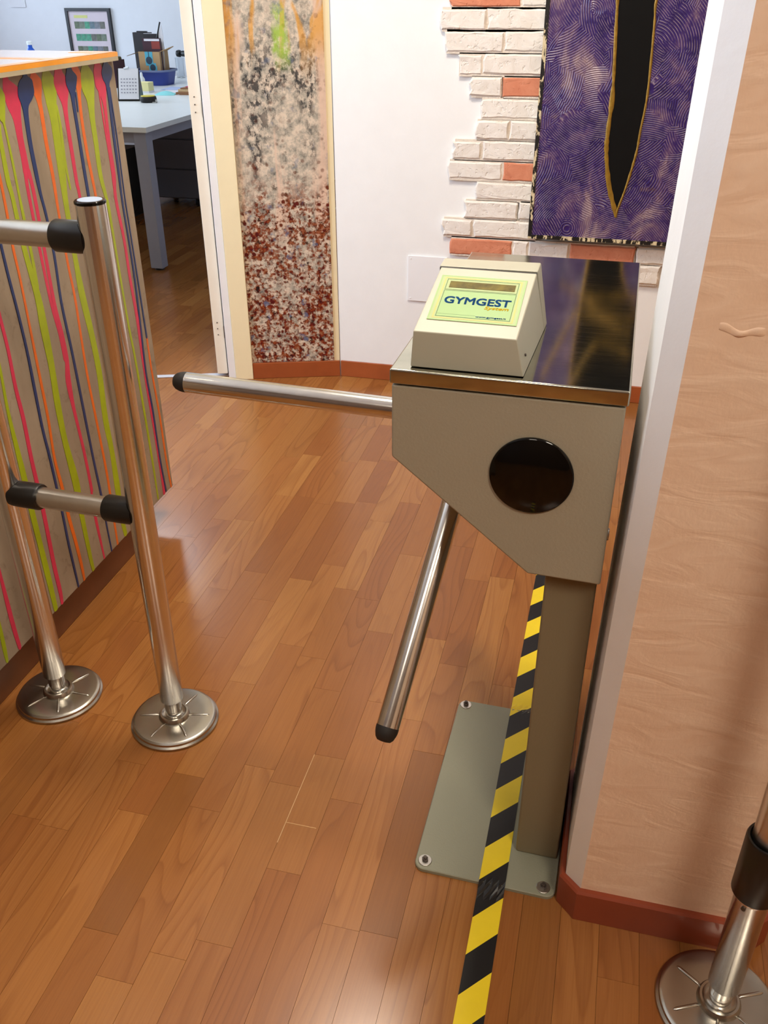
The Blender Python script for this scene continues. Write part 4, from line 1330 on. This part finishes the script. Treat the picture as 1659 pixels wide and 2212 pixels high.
# framed poster and a sheet on the far wall
po = thing('framed_poster', 'black framed poster with rows of small green pictures on office wall', 'poster', (-4.29, 7.38, 0.62))
X0, X1, Z0, Z1 = -4.487, -4.090, 0.66, 1.228
f_ = MB()
f_.box((X0, 7.372, Z0), (X1, 7.399, Z0 + 0.022)).box((X0, 7.372, Z1 - 0.022), (X1, 7.399, Z1)).box((X0, 7.372, Z0 + 0.022), (X0 + 0.022, 7.399, Z1 - 0.022)).box((X1 - 0.022, 7.372, Z0 + 0.022), (X1, 7.399, Z1 - 0.022))
f_.build('frame', 'black_frame', po)
sheet = MB().box((X0 + 0.022, 7.384, Z0 + 0.022), (X1 - 0.022, 7.398, Z1 - 0.022)).build('sheet', M('poster_paper', rgb(214, 200, 208), 0.5, var=0.02), po)
greens = [M('print_green_%d' % k, c, 0.5, var=0.4, vscale=40) for k, c in enumerate((rgb(96, 108, 84), rgb(112, 124, 108), rgb(74, 150, 120), rgb(98, 118, 128), rgb(120, 124, 132), rgb(104, 104, 96)))]
pic = {}
for k in range(6):
    pic[k] = MB().box((0, 7.3825, 0), (0.043, 7.3839, 0.050)).build('picture', greens[k], sheet, origin=(0, 7.384, 0))
first = True
for rw in range(5):
    for cl in range(6):
        k = (cl + (2 if rw == 1 else 3 * rw)) % 6 if not (rw == 1 and cl in (1, 2)) else 2
        src = pic[k]
        o = src.copy()
        COL.objects.link(o)
        W_ = Matrix.Translation((X0 + 0.066 + cl * 0.0455, 7.384, Z1 - 0.145 - rw * 0.088))
        place(o, W_, sheet)
for k in pic:
    bpy.data.objects.remove(pic[k])
MB().box((X0 + 0.07, 7.3828, Z1 - 0.07), (X0 + 0.19, 7.3839, Z1 - 0.05)).build('heading', M('print_heading', rgb(214, 214, 130), 0.5), sheet)
ws = MB().box((-4.985, 7.392, 1.232), (-4.845, 7.3995, 1.42)).build('wall_sheet', 'paper')
tag(ws, 'small pale sheet fixed on office wall at top left corner', 'sheet')
MB().box((-4.965, 7.3905, 1.30), (-4.865, 7.3918, 1.40)).build('printed_area', M('print_grey', rgb(150, 152, 160), 0.6), ws)

# water bottle
bt = thing('water_bottle', 'plastic bottle with white cap and blue label above the counter', 'bottle', (-3.955, 6.0, TZ))
MB().lathe((-3.955, 6.0, TZ + 0.0004), (0, 0, 1), [(0.036, 0), (0.040, 0.006), (0.040, 0.19), (0.038, 0.22), (0.028, 0.255), (0.016, 0.272), (0.0145, 0.288)], 28).build('body', 'bottle_blue', bt, smooth=True)
MB().lathe((-3.955, 6.0, TZ + 0.2886), (0, 0, 1), [(0.0175, 0), (0.0175, 0.020), (0.015, 0.022)], 24).build('cap', 'cap_white', bt, smooth=True)

# desk calendar
cl_ = thing('desk_calendar', 'standing desk calendar with white page and black back', 'calendar', (-3.07, 5.68, TZ))
CF = Matrix.Translation((-3.07, 5.665, TZ)) @ Matrix.Rotation(0.22, 4, 'Z')
MB(CF).prism([(-0.045, 0.0005), (0.065, 0.0005), (0.028, 0.176), (0.024, 0.176)], 'x', -0.075, 0.062).build('stand', 'black_plastic', cl_)
pg = MB(CF)
pg.loft([[(-0.066, -0.0475, 0.012), (0.060, -0.0475, 0.012), (0.060, -0.0462, 0.012), (-0.066, -0.0462, 0.012)], [(-0.066, 0.0205, 0.182), (0.060, 0.0205, 0.182), (0.060, 0.0218, 0.182), (-0.066, 0.0218, 0.182)]])
page = pg.build('page', 'paper', cl_)
gr = MB(CF)
ink = M('calendar_ink', rgb(168, 168, 182), 0.7)
for r_ in range(5):
    for c_ in range(6):
        t = 0.20 + 0.11 * r_
        yy, zz = -0.0475 + 0.068 * t, 0.012 + 0.170 * t
        gr.box((-0.052 + c_ * 0.018, yy - 0.0012, zz), (-0.043 + c_ * 0.018, yy + 0.001, zz + 0.006))
gr.build('printed_days', ink, page)['kind'] = 'stuff'
MB(CF).tube((-0.03, 0.024, 0.180), (0.0, 0.024, 0.186), 0.008, seg=12).build('binding', 'cap_white', cl_, smooth=True)

tag(MB().box((-3.165, 5.40, TZ + 0.0004), (-3.10, 5.45, TZ + 0.028)).build('eraser', 'bottle_blue', bevel=0.004), 'small bright blue block lying by the desk calendar foot', 'eraser')

# sticky notes, glue, tape measure
st = thing('sticky_notes', 'block of pale yellow sticky notes behind the tape measure', 'notepad', (-3.20, 6.12, TZ))
MB().box((-3.238, 6.08, TZ + 0.0004), (-3.158, 6.16, TZ + 0.012)).build('backing', 'paper', st)
MB().box((-3.237, 6.081, TZ + 0.0122), (-3.159, 6.159, TZ + 0.066)).build('pad', 'sticky', st, bevel=0.001)
gl = thing('glue_bottle', 'small white glue bottle behind the calendar', 'bottle', (-3.26, 6.20, TZ))
MB().lathe((-3.262, 6.2, TZ + 0.0004), (0, 0, 1), [(0.018, 0), (0.020, 0.004), (0.020, 0.075), (0.012, 0.09)], 20).build('body', 'cap_white', gl, smooth=True)
MB().lathe((-3.262, 6.2, TZ + 0.0906), (0, 0, 1), [(0.010, 0), (0.008, 0.02), (0.004, 0.028)], 16).build('nozzle', 'cap_white', gl, smooth=True)
tm = thing('tape_measure', 'black and yellow tape measure lying on the white table', 'tape measure', (-2.92, 5.58, TZ))
MB().lathe((-2.92, 5.60, TZ + 0.0006), (0, 0, 1), [(0.042, 0), (0.050, 0.006), (0.052, 0.016), (0.050, 0.030), (0.046, 0.034)], 36).build('case', 'rubber', tm, smooth=True)
MB().lathe((-2.92, 5.60, TZ + 0.0348), (0, 0, 1), [(0.045, 0), (0.043, 0.0035), (0.03, 0.0042)], 36).build('face', 'yellow', tm, smooth=True)
MB().box((-2.878, 5.565, TZ + 0.002), (-2.850, 5.577, TZ + 0.006)).box((-2.853, 5.562, TZ + 0.002), (-2.850, 5.580, TZ + 0.020)).build('hook', 'steel_rail', tm)

# blue tub, carton in it, things in the carton
tu = thing('plastic_tub', 'blue plastic tub holding the cardboard carton on the table', 'tub', (-3.38, 6.68, TZ))
ob_ = [rounded(-3.51, -3.275, 6.56, 6.77, 0.07, 7), rounded(-3.54, -3.255, 6.54, 6.79, 0.08, 7), rounded(-3.53, -3.265, 6.55, 6.78, 0.075, 7), rounded(-3.50, -3.285, 6.57, 6.76, 0.065, 7)]
MB().loft([[(a, c, TZ + 0.0006) for a, c in ob_[0]], [(a, c, TZ + 0.095) for a, c in ob_[1]], [(a, c, TZ + 0.095) for a, c in ob_[2]], [(a, c, TZ + 0.006) for a, c in ob_[3]]]).build('body', 'blue_tub', tu, smooth=True)
rm = MB()
ra, rb = rounded(-3.55, -3.245, 6.53, 6.80, 0.085, 7), rounded(-3.538, -3.257, 6.542, 6.788, 0.079, 7)
rm.loft([[(a, c, TZ + 0.090) for a, c in ra], [(a, c, TZ + 0.102) for a, c in ra], [(a, c, TZ + 0.102) for a, c in rb], [(a, c, TZ + 0.0955) for a, c in rb]], cap=False)
rm.build('rim', M('tub_rim', rgb(120, 132, 170), 0.4), tu)
bx = thing('cardboard_box', 'open cardboard carton with a cyan label standing in the blue tub', 'box', (-3.38, 6.68, TZ + 0.008))
B0, B1, C0, C1, ZA, ZC = -3.475, -3.31, 6.60, 6.74, TZ + 0.008, TZ + 0.218
wa = MB()
wa.box((B0, C0, ZA), (B1, C0 + 0.004, ZC)).box((B0, C1 - 0.004, ZA), (B1, C1, ZC)).box((B0, C0 + 0.004, ZA), (B0 + 0.004, C1 - 0.004, ZC)).box((B1 - 0.004, C0 + 0.004, ZA), (B1, C1 - 0.004, ZC)).box((B0 + 0.004, C0 + 0.004, ZA), (B1 - 0.004, C1 - 0.004, ZA + 0.004))
wa.build('body', 'card', bx)
MB().loft([[(B1, C0 + 0.01, ZC), (B1, C1 - 0.01, ZC), (B1 - 0.004, C1 - 0.01, ZC + 0.001), (B1 - 0.004, C0 + 0.01, ZC + 0.001)], [(B1 + 0.075, C0 + 0.0, ZC + 0.022), (B1 + 0.075, C1 - 0.05, ZC + 0.03), (B1 + 0.072, C1 - 0.05, ZC + 0.034), (B1 + 0.072, C0 + 0.0, ZC + 0.026)]]).build('flap', 'card', bx)
MB().loft([[(B0, C0 + 0.01, ZC), (B0, C1 - 0.01, ZC), (B0 + 0.004, C1 - 0.01, ZC + 0.001), (B0 + 0.004, C0 + 0.01, ZC + 0.001)], [(B0 - 0.085, C0 - 0.02, ZC - 0.03), (B0 - 0.085, C1 - 0.01, ZC - 0.02), (B0 - 0.083, C1 - 0.01, ZC - 0.016), (B0 - 0.083, C0 - 0.02, ZC - 0.026)]]).build('flap', 'card_dark', bx)
MB().box((-3.425, 6.5988, TZ + 0.145), (-3.365, 6.5998, ZC)).box((-3.425, 6.5988, TZ + 0.128), (-3.345, 6.5998, TZ + 0.145)).box((-3.402, 6.5988, ZA + 0.075), (-3.340, 6.5998, TZ + 0.128)).build('label', 'label_cyan', bx)
c_ = MB()
c_.lathe((-3.395, 6.5987, TZ + 0.162), (0, -1, 0), [(0.025, 0), (0.025, 0.0006)], 24).lathe((-3.372, 6.5987, TZ + 0.116), (0, -1, 0), [(0.022, 0), (0.022, 0.0006)], 24)
c_.box((-3.398, 6.5981, TZ + 0.187), (-3.392, 6.5987, ZC))
c_.build('printed_discs', 'dark_ink', bx)
bk = thing('dark_book', 'dark book sticking up at the back of the carton', 'book', (-3.45, 6.70, ZA + 0.005))
KF = Matrix.Translation((-3.452, 6.685, ZA + 0.005))
MB(KF).box((-0.02, 0.012, 0.0), (0.125, 0.042, 0.315)).build('cover', 'book_dark', bk, bevel=0.002)
MB(KF).box((-0.016, 0.015, 0.3152), (0.122, 0.039, 0.3165)).build('page_edge', 'paper', bk)
rb_ = thing('red_book', 'dark magazine with a red picture leaning in the carton', 'book', (-3.38, 6.64, ZA + 0.005))
MB(KF).box((0.005, -0.058, 0.0), (0.145, -0.040, 0.290)).build('cover', 'book_maroon', rb_, bevel=0.001)
MB(KF).box((0.075, -0.0588, 0.222), (0.140, -0.0581, 0.270)).build('red_picture', 'book_red', rb_)
MB(KF).box((0.020, -0.0588, 0.272), (0.140, -0.0581, 0.286)).build('white_title', 'paper', rb_)
bin_ = thing('document_case', 'blackish document case resting tilted behind the carton', 'case', (-3.56, 6.86, TZ))
MB().prism([(-3.63, TZ + 0.0006), (-3.49, TZ + 0.0006), (-3.49, TZ + 0.33), (-3.63, TZ + 0.33)], 'y', 6.84, 6.88).build('case', 'book_dark', bin_, bevel=0.003)
MB().box((-3.60, 6.85, TZ + 0.3302), (-3.52, 6.87, TZ + 0.338)).build('handle', 'black_plastic', bin_)
pn = thing('folded_leaflet', 'white folded leaflet standing up out of the carton with a pen', 'leaflet', (-3.31, 6.68, ZA + 0.005))
MB().prism([(-3.338, ZA + 0.006), (-3.316, ZA + 0.006), (-3.296, TZ + 0.315), (-3.300, TZ + 0.385), (-3.330, TZ + 0.330)], 'y', 6.662, 6.666).build('sheet', 'paper', pn)
MB().tube((-3.345, 6.658, TZ + 0.30), (-3.307, 6.658, TZ + 0.405), 0.0055, seg=10).build('pen', 'black_plastic', pn)
mb_ = thing('maroon_crate', 'dark maroon crate left of the carton, half behind the calendar', 'crate', (-3.60, 6.45, TZ))
wa = MB()
wa.box((-3.70, 6.34, TZ + 0.0006), (-3.54, 6.50, TZ + 0.006)).box((-3.70, 6.34, TZ + 0.006), (-3.54, 6.345, TZ + 0.175)).box((-3.70, 6.495, TZ + 0.006), (-3.54, 6.50, TZ + 0.175)).box((-3.70, 6.345, TZ + 0.006), (-3.695, 6.495, TZ + 0.175)).box((-3.545, 6.345, TZ + 0.006), (-3.54, 6.495, TZ + 0.175))
wa.build('body', 'book_maroon', mb_)
MB().box((-3.69, 6.35, TZ + 0.05), (-3.55, 6.49, TZ + 0.195)).build('contents', M('olive_cloth', rgb(96, 88, 58), 0.8, var=0.2), mb_, bevel=0.01)

# folders, papers, face mask
for k, (lab_, mat, a, c, zz, hh, rz, w_, d_) in enumerate([
        ('brown folder at the bottom of the pile by the door', 'folder_brown', -2.79, 6.14, 0.0004, 0.016, 0.05, 0.30, 0.22),
        ('tan folder in the middle of the pile by the door', 'folder_tan', -2.78, 6.15, 0.0168, 0.016, -0.04, 0.29, 0.21),
        ('dark brown folder high in the pile by the door', 'folder_brown', -2.77, 6.16, 0.0332, 0.008, 0.03, 0.29, 0.21),
        ('pink folder on top of the pile by the door', 'folder_pink', -2.76, 6.20, 0.0416, 0.006, 0.12, 0.28, 0.21)]):
    F_ = Matrix.Translation((a, c, TZ + zz)) @ Matrix.Rotation(rz, 4, 'Z')
    tag(MB(F_).box((-w_ / 2, -d_ / 2, 0), (w_ / 2, d_ / 2, hh)).build('folder', mat, bevel=0.001), lab_, 'folder', 'folders piled on the office table')
for k, (lab_, a, c, rz, w_, d_, z_) in enumerate([('white sheet lying left of the face mask', -3.03, 6.30, 0.35, 0.21, 0.30, 0.0004), ('white sheet lying under the face mask edge', -2.985, 6.24, -0.3, 0.15, 0.21, 0.0011), ('bluish sheet lying before the blue tub', -3.13, 6.40, 0.1, 0.12, 0.20, 0.0018)]):
    F_ = Matrix.Translation((a, c, TZ + z_)) @ Matrix.Rotation(rz, 4, 'Z')
    tag(MB(F_).box((-w_ / 2, -d_ / 2, 0), (w_ / 2, d_ / 2, 0.0006)).build('paper_sheet', 'paper' if k < 2 else M('paper_blue', rgb(180, 196, 232), 0.7)), lab_, 'sheet')
mk = thing('face_mask', 'pale cyan pleated face mask on the white table', 'face mask', (-3.0, 6.03, TZ))
F_ = Matrix.Translation((-3.005, 6.02, TZ)) @ Matrix.Rotation(0.2, 4, 'Z')
mm = MB(F_)
loops = []
for k in range(9):
    xx = -0.065 + 0.13 * k / 8
    bow = 0.018 * math.sin(PI * k / 8)
    loops.append([(xx, -0.045 - bow * 0.4, 0.0006), (xx, -0.02, 0.006 + bow), (xx, 0.012, 0.005 + bow), (xx, 0.045 + bow * 0.4, 0.0006)])
mm.loft(loops, True, closed=True)
mm.build('mask_body', 'cyan', mk, smooth=True)
el = MB(F_)
loops = []
for k in range(17):
    a = -PI / 2 + PI * k / 16
    cx_, cy_ = 0.066 + 0.03 * math.cos(a), 0.035 * math.sin(a)
    loops.append([(cx_ + 0.0015 * math.cos(g) * math.cos(a), cy_ + 0.0015 * math.cos(g) * math.sin(a), 0.0022 + 0.0015 * math.sin(g)) for g in [2 * PI * m / 6 for m in range(6)]])
el.loft(loops, True)
el.build('ear_loop', 'paper', mk)

# drinking glass and an unknown black arm on an added hidden stand
gs = MB().lathe((-3.445, 7.20, TZ + 0.0006), (0, 0, 1), [(0.028, 0), (0.031, 0.003), (0.035, 0.142), (0.0332, 0.142), (0.029, 0.008), (0.004, 0.007)], 32).build('drinking_glass', 'glass', smooth=True)
tag(gs, 'tall clear drinking glass at the back of the white table', 'glass')
lm = thing('black_arm', 'black cylindrical arm jutting out level beside the door edge', 'lamp', (-3.14, 7.2, TZ))
MB().lathe((-3.14, 7.20, TZ + 0.0006), (0, 0, 1), [(0.08, 0), (0.08, 0.012), (0.02, 0.02)], 32).build('base', 'black_plastic', lm, smooth=True)
MB().tube((-3.14, 7.20, TZ + 0.0204), (-3.14, 7.20, TZ + 0.168), 0.009, seg=16).build('stem', 'black_plastic', lm, smooth=True)
hd_ = MB().lathe((-3.13, 7.20, 0.925), (-1, 0, 0), [(0.016, 0), (0.021, 0.01), (0.021, 0.285), (0.019, 0.288), (0.013, 0.290), (0.013, 0.298), (0.024, 0.300), (0.026, 0.312), (0.022, 0.330), (0.012, 0.336)], 28)
hd_.build('arm_end', 'black_plastic', lm, smooth=True)
